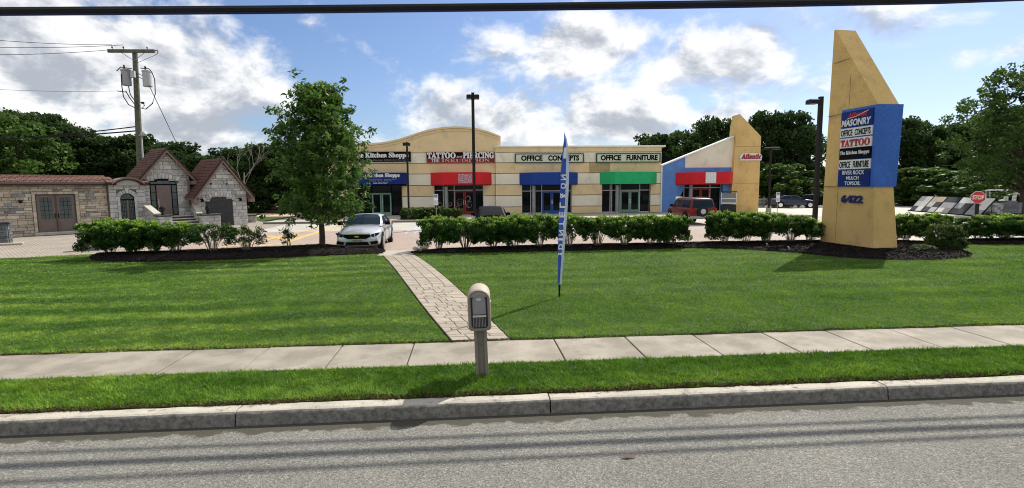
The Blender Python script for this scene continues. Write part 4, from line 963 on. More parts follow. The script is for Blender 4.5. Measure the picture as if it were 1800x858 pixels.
# face of the box that carries the panels (looks to -x); panels are children of the box
fa = Vector((14.86, 20.93, 0)); fb = Vector((15.005, 19.165, 0)); L_ = (fb-fa).length
face = bpy.data.objects.new('sign_face', None)
def fmat(me_obj):
    ux = (fb-fa).normalized(); ny = Vector((0, 0, 1)).cross(ux)       # local x along face, local y inward
    M_ = Matrix(((ux.x, ny.x, 0, fa.x), (ux.y, ny.y, 0, fa.y), (0, 0, 1, 0), (0, 0, 0, 1))); me_obj.data.transform(M_); return me_obj
def panel(z0, z1, mat, name='sign_panel', x0=.06, x1=None):
    x1 = L_-.16 if x1 is None else x1
    return fmat(bx(name, mat, tw, x0, x1, -.05, -.002, z0, z1))
def ptext(s, mat, par, x0, x1, z0, z1, **k):
    o = text(s, mat, None, x0, x1, z0, z1, -.051, depth=.012, **k); fmat(o); o.parent = par; return o
X1 = L_-.20
p = panel(4.90, 5.50, NAVYF); ptext(serif('Atlantic'), REDLET, p, .42, 1.35, 5.25, 5.45, bold=.03, shear=.2); ptext('MASONRY', WHITE, p, .10, X1-.02, 4.93, 5.19, bold=.03, shear=.15)
pr = MB(); pr.tube([(.36, -.056, 5.22), (.8, -.056, 5.27), (1.42, -.056, 5.44)], .014, 5); o = pr.build('swoosh', WHITE, None); fmat(o); o.parent = p
p = panel(4.52, 4.86, WHITE); ptext('OFFICE', BLACK, p, .10, .68, 4.56, 4.80, bold=.01); ptext('CONCEPTS', BLACK, p, .80, X1-.02, 4.56, 4.80, bold=.01)
p = panel(4.10, 4.47, WHITE); ptext(serif('TATTOO'), REDLET, p, .10, X1-.02, 4.14, 4.42, bold=.02)
p = panel(3.66, 4.08, BLACK); ptext(serif('The Kitchen Shoppe'), WHITE, p, .10, X1-.02, 3.80, 3.98, bold=.01)
p = panel(3.27, 3.63, WHITE); ptext('OFFICE', BLACK, p, .10, .66, 3.32, 3.57, bold=.01); ptext('FURNITURE', BLACK, p, .80, X1-.02, 3.32, 3.57, bold=.01)
for z0, z1, s_, a, b in ((3.03, 3.23, 'RIVER ROCK', .28, 1.38), (2.83, 3.01, 'MULCH', .50, 1.12), (2.62, 2.81, 'TOPSOIL', .42, 1.22)):
    p = panel(z0, z1, NAVYF); ptext(s_, WHITE, p, a, b, z0+.02, z1-.02, bold=.015)
fa = Vector((14.81, 21.74, 0)); fb = Vector((15.085, 19.14, 0))
o = text('6422', NAVYL, None, 1.05, 2.10, 1.95, 2.25, -.02, depth=.05, bold=.035, name='house_number'); fmat(o); o.parent = tw

# ------------------------------------------------------------------ lamp posts, signs
def light_post(lab, x, y, z, h, head, r=.07, z0=.12):
    t = thing('lamp_post', lab, 'lamp post', (x, y, z0), 0, 'parking lot lamp posts')
    MB().lathe([(.22, 0), (.22, .55), (.19, .6)], n=14).build('footing', LOTC, t) if head != 'side' else MB().lathe([(.14, 0), (.14, .06), (.1, .1)], n=12).build('footing', DKMET, t)
    MB().box(-r, r, -r, r, .05, h).build('pole', DKMET, t)
    if head == 'twin':
        for s_ in (-1, 1):
            a = MB().box(min(s_*.08, s_*.42), max(s_*.08, s_*.42), -.26, .26, h-.42, h-.14, c=.05).build('lamp_head', DKMET, t)
            bx('lens', LAMPG, a, min(s_*.12, s_*.38), max(s_*.12, s_*.38), -.2, .2, h-.435, h-.421)
    elif head == 'front':
        a = MB().box(-.26, .26, -.5, .05, h-.30, h-.06, c=.04).build('lamp_head', DKMET, t); bx('lens', LAMPG, a, -.2, .2, -.42, -.1, h-.312, h-.301)
    elif head == 'side':
        m = MB(); m.box(-.20, -r, -.04, .04, h-.22, h-.12); m.build('arm', DKMET, t)
        a = MB().box(-.62, -.18, -.2, .2, h-.34, h-.12, c=.05).build('lamp_head', DKMET, t); bx('lens', LAMPG, a, -.55, -.25, -.15, .15, h-.352, h-.341)
    else:
        a = MB().box(-.15, .75, -.14, .14, h-.2, h-.02, c=.05).build('lamp_head', DKMET, t); bx('lens', LAMPG, a, .2, .7, -.1, .1, h-.212, h-.201)
        MB().box(-.6, -.14, -.12, .12, h-.2, h-.06, c=.04).build('lamp_head', DKMET, t)
    return t
light_post('tall dark lamp post before the tattoo shop, between hedge and shopfronts', .30, 36.5, 0, D(831, 163, 36.5).z-.12, 'twin', .10)
light_post('thin dark lamp post between the two kitchen shop signs and the tattoo sign', -4.72, 42.3, 0, D(715, 250, 42.3).z-.262, 'front', .07, .262)
light_post('dark lamp post with side head just left of the sign tower', 16.38, 24.55, 0, D(1440, 170, 24.55).z-.16, 'side', .085, .16)
light_post('small dark lamp post right of the ochre fin wall', 25.2, 44, 0, D(1355, 258, 44).z-.12, 'arm', .07)
def hc_sign(x, y, lab, z0):
    t = thing('parking_sign', lab, 'sign', (x, y, z0), 0)
    MB().tube([(0, 0, 0), (0, 0, 1.9)], .03, 8).build('post', GRMET, t)
    p = bx('sign_plate', WHITE, t, -.16, .16, -.05, -.031, 1.42, 1.92, c=0); bx('blue_field', SGNB, p, -.12, .12, -.056, -.0505, 1.66, 1.88)
    m = MB(); m.tube([(-.02, -.06, 1.84), (-.02, -.06, 1.76), (.05, -.06, 1.76), (.07, -.06, 1.70)], .012, 5); m.tube([(-.02+.055*math.cos(a), -.06, 1.735+.05*math.sin(a)) for a in np.linspace(2.2, 5.6, 9)], .009, 5)
    m.build('wheelchair_symbol', WHITE, p)
    q_ = bx('sign_plate', WHITE, t, -.16, .16, -.05, -.031, 1.10, 1.39); text('RESERVED', SGNB, q_, -.13, .13, 1.29, 1.35, -.0505, depth=.004); text('PARKING', SGNB, q_, -.12, .12, 1.20, 1.26, -.0505, depth=.004)
hc_sign(-2.55, 41.2, 'white and blue accessible parking sign before the tattoo shop hedge', .262)
hc_sign(D(1367, 350, 44).x, 44, 'white and blue parking sign right of the ochre fin wall', .12)
sx = D(1719, 347, 33); t = thing('stop_sign', 'red octagonal stop sign with dark post before the tilted paver boards', 'sign', (sx.x, 33, .12), -R(30))
bx('post', DKMET, t, -.10, .10, -.03, .05, 0, 1.6)
oc = MB().prism([(.42*math.cos(PI/8+k*PI/4), sx.z-.12+.42*math.sin(PI/8+k*PI/4)) for k in range(8)], -.06, -.04).build('octagon_border', WHITE, t)
of = MB().prism([(.395*math.cos(PI/8+k*PI/4), sx.z-.12+.395*math.sin(PI/8+k*PI/4)) for k in range(8)], -.066, -.0605).build('octagon_face', STOPR, oc)
text('STOP', WHITE, of, -.30, .30, sx.z-.12-.14, sx.z-.12+.14, -.0665, depth=.006, bold=.02)
# white door sign stand at the far shop
t = thing('sandwich_sign', 'small white notice on a stand left of the dark red car', 'sign', (D(1193, 360, 44).x, 44, .262))
bx('post', GRMET, t, -.02, .02, -.02, .02, 0, 1.2); bx('plate', WHITE, t, -.28, .28, -.04, -.021, 1.0, 1.5)

# ------------------------------------------------------------------ mailbox
mb = thing('mailbox', 'beige plastic mailbox on a channelled post on the grass verge', 'mailbox', (.13, 7.10, .15)); mb.rotation_euler = (0, -.03, R(-1.5))
m = MB(); m.box(-.085, -.045, -.07, .09, -.02, .66); m.box(.045, .085, -.07, .09, -.02, .66); m.box(-.045, .045, -.03, .09, -.02, .66); m.build('post', MBXF, mb)
MB().lathe([(.0, 0), (.012, 0), (.012, .004)], (0, -.032, .44), 10, 'y').build('bolt_hole', BLACK, mb)
def arch(wd, zb, zt, y0, y1, n=14, ins=0.0):
    r = wd/2; zc = zt-r*.92
    pl = [(-r+.03, zb), (r-.03, zb), (r, zb+.03)]+[(r*math.cos(PI*k/n), zc+r*.92*math.sin(PI*k/n)) for k in range(n+1)]+[(-r, zb+.03)]
    return pl
H0, H1 = .665, 1.225
pl = arch(.30, H0, H1, 0, 0); vs = []; fs = []; n = len(pl); cxm = 0; czm = (H0+H1)/2
ys2 = [(-.16, .93), (-.145, .985), (-.12, 1.0), (.30, 1.0), (.34, .97), (.355, .90)]
for (yy, k) in ys2: vs += [(a*k, yy, czm+(b-czm)*k) for a, b in pl]
for i in range(len(ys2)-1):
    for k in range(n): fs.append((i*n+k, i*n+(k+1) % n, (i+1)*n+(k+1) % n, (i+1)*n+k))
fs.append(tuple(range(n))); fs.append(tuple((len(ys2)-1)*n+k for k in range(n)))
bd = MB().add(vs, fs).build('box_body', MBX, mb, smooth=False)
for p_ in bd.data.polygons: p_.use_smooth = len(p_.vertices) == 4
bd.data.set_sharp_from_angle(angle=R(40)) if hasattr(bd.data, 'set_sharp_from_angle') else None
# recessed face: raised rim, door, paper slot
pi_ = arch(.215, H0+.045, H1-.035, 0, 0); po = arch(.285, H0+.012, H1-.008, 0, 0)
vs = [(a, -.162, b) for a, b in po]+[(a, -.178, b) for a, b in po]+[(a, -.178, b) for a, b in pi_]+[(a, -.162, b) for a, b in pi_]
m = MB(); nn = len(pi_)
m.add([(a*.985, -.182, czm+(b-czm)*.985) for a, b in po]+[(a, -.162, b) for a, b in po]+[(a*1.03, -.182, czm+(b-czm)*1.03) for a, b in pi_]+[(a, -.160, b) for a, b in pi_],
      [(k, (k+1) % nn, nn+(k+1) % nn, nn+k) for k in range(nn)]+[(k, (k+1) % nn, 2*nn+(k+1) % nn, 2*nn+k) for k in range(nn)]+[(2*nn+k, 2*nn+(k+1) % nn, 3*nn+(k+1) % nn, 3*nn+k) for k in range(nn)])
m.build('front_rim', MBXF, mb)
bx('dark_recess', DKGLASSP, mb, -.105, .105, -.166, -.161, .71, 1.12)
dpl = [(-.085, .895), (.085, .895)]+[(.085*math.cos(PI*k/10), 1.08+.075*math.sin(PI*k/10)) for k in range(11)]
dr = MB().prism(dpl, -.176, -.1665).build('door', MBD, mb)
MB().prism([(-.068, .915), (.068, .915)]+[(.068*math.cos(PI*k/10), 1.075+.058*math.sin(PI*k/10)) for k in range(11)], -.180, -.1765).build('door_panel', MBD, dr)
MB().prism([(.035*math.cos(2*PI*k/14), 1.095+.018*math.sin(2*PI*k/14)) for k in range(14)], -.192, -.1805).build('pull', ENAM, dr)
bx('slot_lip', CAPST, mb, -.088, .088, -.195, -.167, .862, .884, c=.004)
m = MB()
for k in range(9): m.box(-.085+k*.0195, -.078+k*.0195, -.172, -.1665, .725, .855)
m.build('slot_ribs', MBD, mb)
bx('flag', MBX, mb, .151, .160, -.02, .10, .80, 1.02)

# ------------------------------------------------------------------ feather flag
fl = thing('feather_flag', 'tall narrow blue feather flag with white lettering on the lawn', 'flag', (2.02, 12.14, .16))
FB = Vector((2.02, 12.14, .16)); TOP = D(991, 231, 12.14)-FB
FE = [(991, 231), (996, 245), (998, 257), (999.7, 294), (999, 332), (996.7, 369), (994, 406), (991, 444), (987.5, 481), (986, 500)]
FE3 = sorted(((D(a, b, 12.14)-FB).z, (D(a, b, 12.14)-FB).x) for a, b in FE); FZ0 = FE3[0][0]
MB().tube([(0, 0, -.02), (.0, 0, FZ0)], .022, 8).build('ground_spike', BLACK, fl)
def flx(t): return float(np.interp(FZ0+(TOP.z-FZ0)*t, [a for a, b in FE3], [b for a, b in FE3]))
MB().tube([(flx(t), 0, FZ0+(TOP.z-FZ0)*t) for t in np.linspace(0, 1, 24)], .012, 8, r2=.006).build('pole', PALEFLAG, fl)
zs = np.linspace(0, 1, 40); vs = []; fs = []
def fw_(t): return float(np.interp(t, [0, .07, .21, .34, .48, .62, .76, .90, .96, 1.0], [.10, .11, .15, .165, .185, .195, .195, .13, .07, .01]))
NC = 6
def clothpt(t, u):
    z = FZ0+.02+(TOP.z-FZ0-.02)*t; xr = flx(t); wd = fw_(t)
    return Vector((xr-wd*u, .035*math.sin(u*5+t*7)*u-.08*u, z+.02*math.sin(t*11)*u))
for t in zs:
    for k in range(NC+1): vs.append(clothpt(t, k/NC))
for i in range(len(zs)-1):
    for k in range(NC): fs.append((i*(NC+1)+k, i*(NC+1)+k+1, (i+1)*(NC+1)+k+1, (i+1)*(NC+1)+k))
MB().add(vs, fs).build('banner', BLUEFLAG, fl, smooth=True)
vs = []; fs = []                                       # pale sleeve along the pole
for t in zs: vs += [clothpt(t, -.02)+Vector((0, -.02, 0)), clothpt(t, .36)+Vector((0, -.014, 0))]
for i in range(len(zs)-1): fs.append((2*i, 2*i+1, 2*i+3, 2*i+2))
MB().add(vs, fs).build('pole_sleeve', PALEFLAG, fl)
MB().prism([(-.045, -.12), (.04, -.12), (.045, .12), (-.03, .12)], -.004, 0).build('white_emblem', WHITE, fl, loc=clothpt(.86, .62)+Vector((0, -.03, 0)))
for (tt, s_, ch) in ((.70, .15, 'N'), (.645, .15, 'O'), (.585, .14, '&'), (.525, .15, 'L'), (.465, .15, 'E'), (.405, .15, 'T'), (.345, .15, 'N'), (.30, .06, 'I'), (.25, .15, 'D'), (.20, .07, '!')):
    hw = fw_(tt)*.34
    o = text(ch, WHITE, fl, -s_*.42, s_*.42, -hw, hw, 0, depth=.003, bold=.03); o.data.transform(Matrix.Rotation(PI/2, 4, 'Y') @ Matrix.Rotation(PI, 4, 'Z')); o.data.transform(Matrix.Translation((0, 0, 0))); o.location = clothpt(tt, .66)+Vector((0, -.035, 0))

# ------------------------------------------------------------------ utility pole and cables
PY_ = 42.0; PB = Vector((D(252, 400, PY_).x, PY_, .12)); KS = 1.4
up = thing('utility_pole', 'weathered wooden utility pole with crossarm and two transformers behind the stone showroom', 'utility pole', PB)
tp_ = D(237, 90, PY_)-Vector(PB)
def pp(t, o=(0, 0, 0)): return Vector((tp_.x*t+o[0], o[1], tp_.z*t+o[2]))
MB().tube([pp(0), pp(.5), pp(1)], .25, 12, r2=.165).build('pole', POLEW, up)
ca = R(-10)
def cc(x, z, y=0.0): return Vector((tp_.x+x*KS*math.cos(ca), y-.25, tp_.z+z*KS))
arm = MB().add([cc(x, z+x*.005, y) for x in (-1.22, 1.08) for y in (-.07, .07) for z in (-.12, .04)], [(0, 1, 3, 2), (4, 6, 7, 5), (0, 2, 6, 4), (1, 5, 7, 3), (0, 4, 5, 1), (2, 3, 7, 6)]).build('crossarm', POLEW, up)
for x in (-1.0, -.45, .72): MB().lathe([(.02, 0), (.02, .08), (.05, .09), (.055, .13), (.03, .15), (.045, .17), (.02, .22)], cc(x, .04), 10).build('insulator', DKMET, arm)
MB().tube([cc(1.08, -.02), cc(1.22, .02), cc(1.24, -.12), cc(1.12, -.22)], .03, 6).build('end_fitting', DKMET, arm)
MB().tube([cc(-.6, -.1), pp(.945, (0, -.15, 0))], .02, 5).tube([cc(.6, -.1), pp(.945, (0, -.15, 0))], .02, 5).build('arm_braces', GRMET, up)
for (px_, py_, mt, lab) in ((222, 136, RUST, 'rust streaked grey transformer can'), (259, 138, ENAM, None)):
    c0 = D(px_, py_, PY_-.2)-Vector(PB); h = .58
    tr = MB().lathe([(.0, -h), (.28, -h), (.30, -h+.03), (.30, h-.16), (.325, h-.15), (.325, h-.05), (.22, h), (0, h+.01)], c0, 16).build('transformer', mt, up, smooth=False, label=lab)
    MB().lathe([(.05, h), (.07, h+.08), (.05, h+.14), (.07, h+.2), (.04, h+.28)], c0+Vector((-.06, -.05, 0)), 8).build('bushing', DKMET, tr)
    sgn = 1 if px_ < 237 else -1
    for dz_ in (.12, -.12): MB().tube([c0+Vector((sgn*.2, 0, dz_)), pp(.87, (-sgn*.12, 0, dz_-.02))], .03, 6).build('bracket', GRMET, tr)
bx('terminal_box', ENAM, up, pp(.87).x-.15, pp(.87).x+.15, -.45, -.3, pp(.855).z-.1, pp(.855).z+.35)
def pxv(x, y, Y=PY_-.5): return D(x, y, Y)-Vector(PB)
for l in ([(213, 130), (214, 150), (217, 170), (226, 184), (238, 190)], [(226, 152), (229, 166), (236, 176), (244, 184)], [(221, 160), (228, 172), (240, 188)],
          [(267, 127), (272, 140), (273, 165), (268, 182), (256, 192), (248, 190)], [(246, 180), (252, 181), (254, 186), (250, 190)], [(206, 160), (222, 162)], [(205, 125), (212, 118), (232, 121)], [(247, 120), (262, 121), (267, 127)]):
    pts = [pxv(*q_) for q_ in l]; MB().tube(pts, .032, 6).build('cable_loop', CABLE, up)
MB().lathe([(.0, -.08), (.10, -.06), (.10, .06), (0, .09)], pxv(251, 181), 10).build('splice_case', DKMET, up)
MB().tube([pp(.52, (.1, -.15, 0)), pp(.53, (.5, -.3, .03))], .04, 6).lathe([(.0, -.16), (.17, -.13), (.22, 0), (.14, .14), (0, .19)], pp(.53, (.52, -.3, 0)), 12).build('street_lamp', ENAM, up)
MB().tube([pp(.5, (.24, -.1, 0)), pp(.0, (.30, -.1, .05))], .06, 6).build('conduit', ENAM, up)
def wire(lab, pts, r, sag=0.0, mat=CABLE, seg=14, name='overhead_wire'):
    pts = [Vector(p) for p in pts]; out = []
    for a, b in zip(pts[:-1], pts[1:]):
        for i in range(seg): t = i/seg; p = a.lerp(b, t); p.z -= sag*4*t*(1-t); out.append(p)
    out.append(pts[-1]); o = MB().tube(out, r, 6).build(name, mat); tag(o, lab, 'cable'); return o
P0 = Vector(PB)
for lab, a, b, r in (('thin wire from the left end of the crossarm, the upper one', cc(-1.0, .26), (-60, 66), .012), ('thin wire just under the top wire at the crossarm', cc(-.45, .26), (-60, 82), .012),
                  ('thin wire level with the crossarm running off to the left', cc(-1.22, 0), (-60, 96), .012), ('faint thin wire below the transformers running off to the left', pxv(206, 160), (-60, 154), .008),
                  ('upper of two thick cables leaving the pole leftward over the trees', pp(.575), (-80, 250.5), .03), ('lower of two thick cables leaving the pole leftward over the trees', pp(.55), (-80, 246), .036)):
    e = D(b[0], b[1], 40.0); wire(lab, [P0+a, e], r*1.4, .12)
wire('thin guy wire slanting from the transformers down to the right', [P0+pxv(262, 150), D(318, 268, 52)], .024, .0)
wire('thin guy wire from the right end of the crossarm to the pole', [P0+cc(1.12, -.22), P0+pp(.93, (0, 0, 0))], .014, .0)
tk = [(-34, 9.3, 5.8), (-24, 9.5, 5.63), (-16, 9.65, 5.58), (-7.59, 9.79, 5.625), (-3.56, 9.84, 5.73), (.80, 9.90, 5.865), (4.99, 9.97, 6.01), (8.97, 10.07, 6.175), (15, 10.2, 6.52), (26, 10.5, 7.3)]
wire('thick black overhead cable crossing the whole top of the view', tk, .056, 0, CABLE, 4, 'thick_overhead_cable')
wire('bluish jacketed cable lashed under the thick overhead cable', [(a, b-.01, c-.068) for a, b, c in tk], .020, 0, CABLEB, 4, 'lashed_cable')
wire('overhead cable above the view, shading the road nearest the kerb', [(-34, 11.55, 7.0), (34, 10.57, 7.0)], .032, 0)
wire('overhead cable above the view, casting the shadow line farthest from the kerb', [(-34, 10.70, 7.3), (34, 10.69, 7.3)], .036, 0)

# ------------------------------------------------------------------ vehicles (nose towards -y)
def loft(stations, name, mat, parent, sub=1):
    """stations: (y, [(x,z)...]) half sections from bottom to centre top, mirrored"""
    vs = []; fs = []; n = len(stations[0][1]); W = 2*n-1
    for y, sec in stations:
        full = [(-x, z) for x, z in sec]+[(x, z) for x, z in sec[-2::-1]]
        vs += [(x, y, z) for x, z in full]
    for i in range(len(stations)-1):
        for k in range(W-1): fs.append((i*W+k, i*W+k+1, (i+1)*W+k+1, (i+1)*W+k))
        fs.append((i*W+W-1, i*W, (i+1)*W, (i+1)*W+W-1))
    fs.append(tuple(range(W-1, -1, -1))); fs.append(tuple((len(stations)-1)*W+k for k in range(W)))
    o = MB().add(vs, fs).build(name, mat, parent, smooth=True)
    if sub: md = o.modifiers.new('sub', 'SUBSURF'); md.levels = sub; md.render_levels = sub
    return o
def wheel(t, x, y, r, wd, rim=CHROME):
    s_ = 1 if x > 0 else -1
    tz_ = MB().lathe([(r*.62, -wd/2), (r*.93, -wd/2), (r, -wd/2+.03), (r, wd/2-.03), (r*.93, wd/2), (r*.62, wd/2)], (x-s_*wd/2, y, r), 22, 'x').build('wheel', TYRE, t, smooth=False)
    m = MB(); xx = x+s_*.002
    m.lathe([(r*.66, -.01), (r*.66, .01), (r*.60, .012)], (xx, y, r), 20, 'x')
    for k in range(5):
        a = k*2*PI/5; c, sn = math.cos(a), math.sin(a)
        vs = []
        for xo in (-.004, .016):
            for (rr, hw) in ((.05, .04), (r*.62, .055)):
                for sg_ in (-1, 1): vs.append((xx+s_*xo+s_*.01, y+rr*c-sg_*hw*sn, r+rr*sn+sg_*hw*c))
        m.add(vs, [(0, 1, 3, 2), (4, 6, 7, 5), (0, 4, 5, 1), (2, 3, 7, 6), (0, 2, 6, 4), (1, 5, 7, 3)])
    m.build('rim', rim, tz_)
def sedan(lab, x, y, rz, paint, z=.12, L=5.0, W=1.84, H=1.40, detail=True, group=None, name='parked_car'):
    t = thing(name, lab, 'car', (x, y, z), rz, group); w2 = W/2; f = -L/2
    def sec(w_, zb, zs_, zc, cr=.55): return [(w_*.80, zb), (w_*.97, zb+.06), (w_, zb+.26), (w_*.985, zs_-.14), (w_*.93, zs_-.02), (w_*cr, zc), (0, zc+.015)]
    loft([(f+.02, sec(w2*.74, .28, .58, .60)), (f+.05, sec(w2*.82, .22, .66, .68)), (f+.22, sec(w2*.93, .18, .74, .78)), (f+.75, sec(w2*.99, .17, .85, .90)), (f+1.42, sec(w2, .17, .93, 1.0, .62)),
          (f+2.2, sec(w2, .17, .96, .99)), (0.6, sec(w2, .17, .98, 1.0)), (1.4, sec(w2, .18, 1.0, 1.01)), (L/2-.6, sec(w2*.985, .2, 1.03, 1.07)), (L/2-.15, sec(w2*.93, .24, 1.0, 1.06)), (L/2, sec(w2*.84, .30, .90, .93))], 'body', paint, t)
    # greenhouse
    def gh(w_, zt, zs_=.93): return [(w_*1.0, zs_), (w_*.99, zs_+.02), (w_*.97, zs_+.04), (w_*.9, (zs_+zt)/2), (w_*.82, zt-.05), (w_*.6, zt), (0, zt+.02)]
    def gs(y_, wb, wt, zt): zb_ = .93; return (y_, [(wb, zb_), (wb*.995, zb_+.03), (wb+(wt-wb)*.5, zb_+(zt-zb_)*.5), (wt, zt-.05), (wt*.92, zt-.005), (wt*.5, zt+.02), (0, zt+.025)])
    wb, wt = w2*.93, w2*.72
    loft([gs(f+1.38, wb*.93, wb*.90, .97), gs(f+1.44, wb*.95, wb*.90, .99), gs(f+1.95, wb, wt*1.08, 1.25), gs(f+2.30, wb, wt, H-.02), gs(.45, wb, wt, H), gs(1.0, wb, wt*.98, H-.05), gs(1.6, wb*.97, wt*1.02, 1.20), gs(2.02, wb*.9, wb*.85, 1.02)], 'cabin', paint, t, 0)
    # windscreen, rear window, side glass set just proud of the cabin
    def gl(nm, pts): MB().add(pts, [tuple(range(len(pts)))]).build(nm, CARGL, t)
    e = .016
    ws = [(-wb*.86, f+1.46-e, 1.005+e), (wb*.86, f+1.46-e, 1.005+e), (wt*1.02, f+1.95-e, 1.24+e*1.5), (wt*.86, f+2.27-e, H-.035+e*1.5), (0, f+2.27-e, H+.0+e*1.5), (-wt*.86, f+2.27-e, H-.035+e*1.5), (-wt*1.02, f+1.95-e, 1.24+e*1.5)]
    m = MB(); m.add([(-wb*.86, f+1.45, .998+e), (wb*.86, f+1.45, .998+e), (wb*.80, f+1.95-e, 1.262+e), (wt*.80, f+2.27-e, H-.012+e), (-wt*.80, f+2.27-e, H-.012+e), (-wb*.80, f+1.95-e, 1.262+e), (0, f+1.44, 1.012+e), (0, f+1.95-e, 1.286+e), (0, f+2.27-e, H+.012+e)],
                    [(0, 6, 7, 5), (6, 1, 2, 7), (5, 7, 8, 4), (7, 2, 3, 8)]); m.build('windscreen', CARGL, t)
    m = MB(); m.add([(-wb*.78, 1.98, 1.05), (wb*.78, 1.98, 1.05), (wt*.9, 1.62, 1.225+e), (wt*.78, 1.05, H-.035+e), (-wt*.78, 1.05, H-.035+e), (-wt*.9, 1.62, 1.225+e)], [(0, 1, 2, 5), (5, 2, 3, 4)]); m.build('rear_window', CARGL, t)
    for s_ in (-1, 1):
        def sx_(z_): return s_*(wb+(wt-wb)*((z_-.93)/(H-.05-.93))+.014)
        for (ya, yb_, yc, yd, nm) in ((f+1.72, f+2.36, .30, .30, 'side_window'), (.38, .38, 1.02, 1.52, 'side_window')):
            pts = [(sx_(1.0), ya, 1.0), (sx_(H-.07), yb_, H-.09), (sx_(H-.07), yc, H-.075), (sx_(1.0), yd, 1.0)]
            if ya > 0: pts = [(sx_(1.0), ya, 1.0), (sx_(H-.07), yb_, H-.075), (sx_(H-.07), yc, H-.10), (sx_(1.02), yd, 1.03)]
            MB().add(pts, [(0, 1, 2, 3)]).build(nm, CARGL, t)
        mr = MB().box(min(s_*(w2-.02), s_*(w2+.19)), max(s_*(w2-.02), s_*(w2+.19)), f+1.66, f+1.80, .98, 1.13, c=.03).build('mirror', BLACK, t)
        for yy in (f+.95, L/2-1.02):
            MB().lathe([(.0, -.012), (.385, -.012), (.385, .004), (0, .004)], (s_*(w2-.012), yy, .36), 24, 'x').build('wheel_arch', BLACK, t); wheel(t, s_*(w2+.005), yy, .335, .22)
        if detail:
            m = MB()
            for yy in (f+1.55, .34, 1.38): m.box(min(s_*(w2-.01), s_*(w2+.004)), max(s_*(w2-.01), s_*(w2+.004)), yy-.006, yy+.006, .3, .95)
            m.box(min(s_*(w2-.01), s_*(w2+.003)), max(s_*(w2-.01), s_*(w2+.003)), f+1.55, 1.38, .27, .282); m.build('door_seams', BLACK, t)
            for yy in (.12, 1.2): bx('door_handle', paint, t, min(s_*(w2-.01), s_*(w2+.03)), max(s_*(w2-.01), s_*(w2+.03)), yy-.1, yy+.06, .84, .87)
    if detail:
        # front: grille, badge, lamps, lower intake, fog vents, plate
        MB().prism([(-.50, .70), (-.54, .62), (-.38, .53), (.38, .53), (.54, .62), (.50, .70)], f-.035, f+.12).build('grille', BLACK, t)
        m = MB(); m.prism([(-.56, .715), (.56, .715), (.52, .735), (-.52, .735)], f-.03, f+.1); m.prism([(-.40, .505), (.40, .505), (.38, .525), (-.38, .525)], f-.045, f+.1); m.build('grille_trim', CHROME, t)
        m = MB(); m.box(-.09, .09, f-.055, f-.036, .602, .638); m.box(-.035, .035, f-.056, f-.0365, .59, .65); m.build('badge', GOLD, t)
        for s_ in (-1, 1):
            pl = [(s_*.56, .70), (s_*.60, .60), (s_*.80, .655), (s_*.885, .745), (s_*.80, .755)]
            hl = MB().add([(a, f-.01+.02+abs(abs(a)-.5)*.62-.06, b) for a, b in pl]+[(a, f+.20+abs(abs(a)-.5)*.6, b) for a, b in pl], [tuple(range(5)), tuple(range(9, 4, -1))]+[(i, (i+1) % 5, 5+(i+1) % 5, 5+i) for i in range(5)]).build('headlight', DKGLASSP, t)
            MB().lathe([(.0, -.01), (.038, -.008), (.04, .004), (0, .006)], (s_*.70, f+.035, .675), 12, 'y').build('lamp', LAMPG, hl)
            # y-axis lathe shortcut: disc faces along x; good enough at this size
            MB().prism([(s_*.50, .40), (s_*.80, .44), (s_*.82, .33), (s_*.56, .30)], f+.0, f+.25).build('fog_vent', BLACK, t)
            MB().prism([(s_*.40, .30), (s_*.84, .31), (s_*.80, .25), (s_*.44, .235)], f-.0, f+.25).build('bumper_trim', CHROME, t)
        MB().prism([(-.42, .40), (.42, .40), (.48, .27), (-.48, .27)], f-.03, f+.2).build('lower_intake', BLACK, t)
        bx('plate', pmat('blank_plate', (.22, .22, .16), rough=.6), t, -.16, .16, f-.065, f-.045, .40, .50)
        for s_ in (-1, 1): bx('tail_light', REDL, t, min(s_*.5, s_*.84), max(s_*.5, s_*.84), L/2-.12, L/2+.01, .78, .9)
        bx('rear_view_mirror', BLACK, t, -.12, .12, f+2.1, f+2.13, 1.22, 1.30)
    return t
sedan('silver sedan parked nose-out beside the young tree, by the garden path', -4.62, 24.65, R(1), SILV)
# dark hatchback seen from behind over the hedge: tall rounded tail
bc = sedan('black car whose dark roof shows above the hedge, behind the tall lamp post', 1.15, 30.2, R(180), BLKP, H=1.50, L=4.3, detail=False)
for ch in bc.children:
    if 'window' in ch.name or 'windscreen' in ch.name: ch.data.materials[0] = BLACK
def car_px(x, y, Y, lab, paint, rz, **k): p_ = D(x, y, Y); return sedan(lab, p_.x, Y, rz, paint, detail=False, **k)
car_px(1392, 360, 57, 'dark blue sedan parked at the far edge of the lot, leftmost of three', NAVP, R(78), z=.12)
car_px(1430, 360, 60, 'black sedan parked at the far edge of the lot, middle of three', BLKP, R(70), z=.12)
car_px(1444, 360, 64, 'white car parked at the far edge of the lot, half hidden by the sign tower', WHTP, R(62), z=.12)
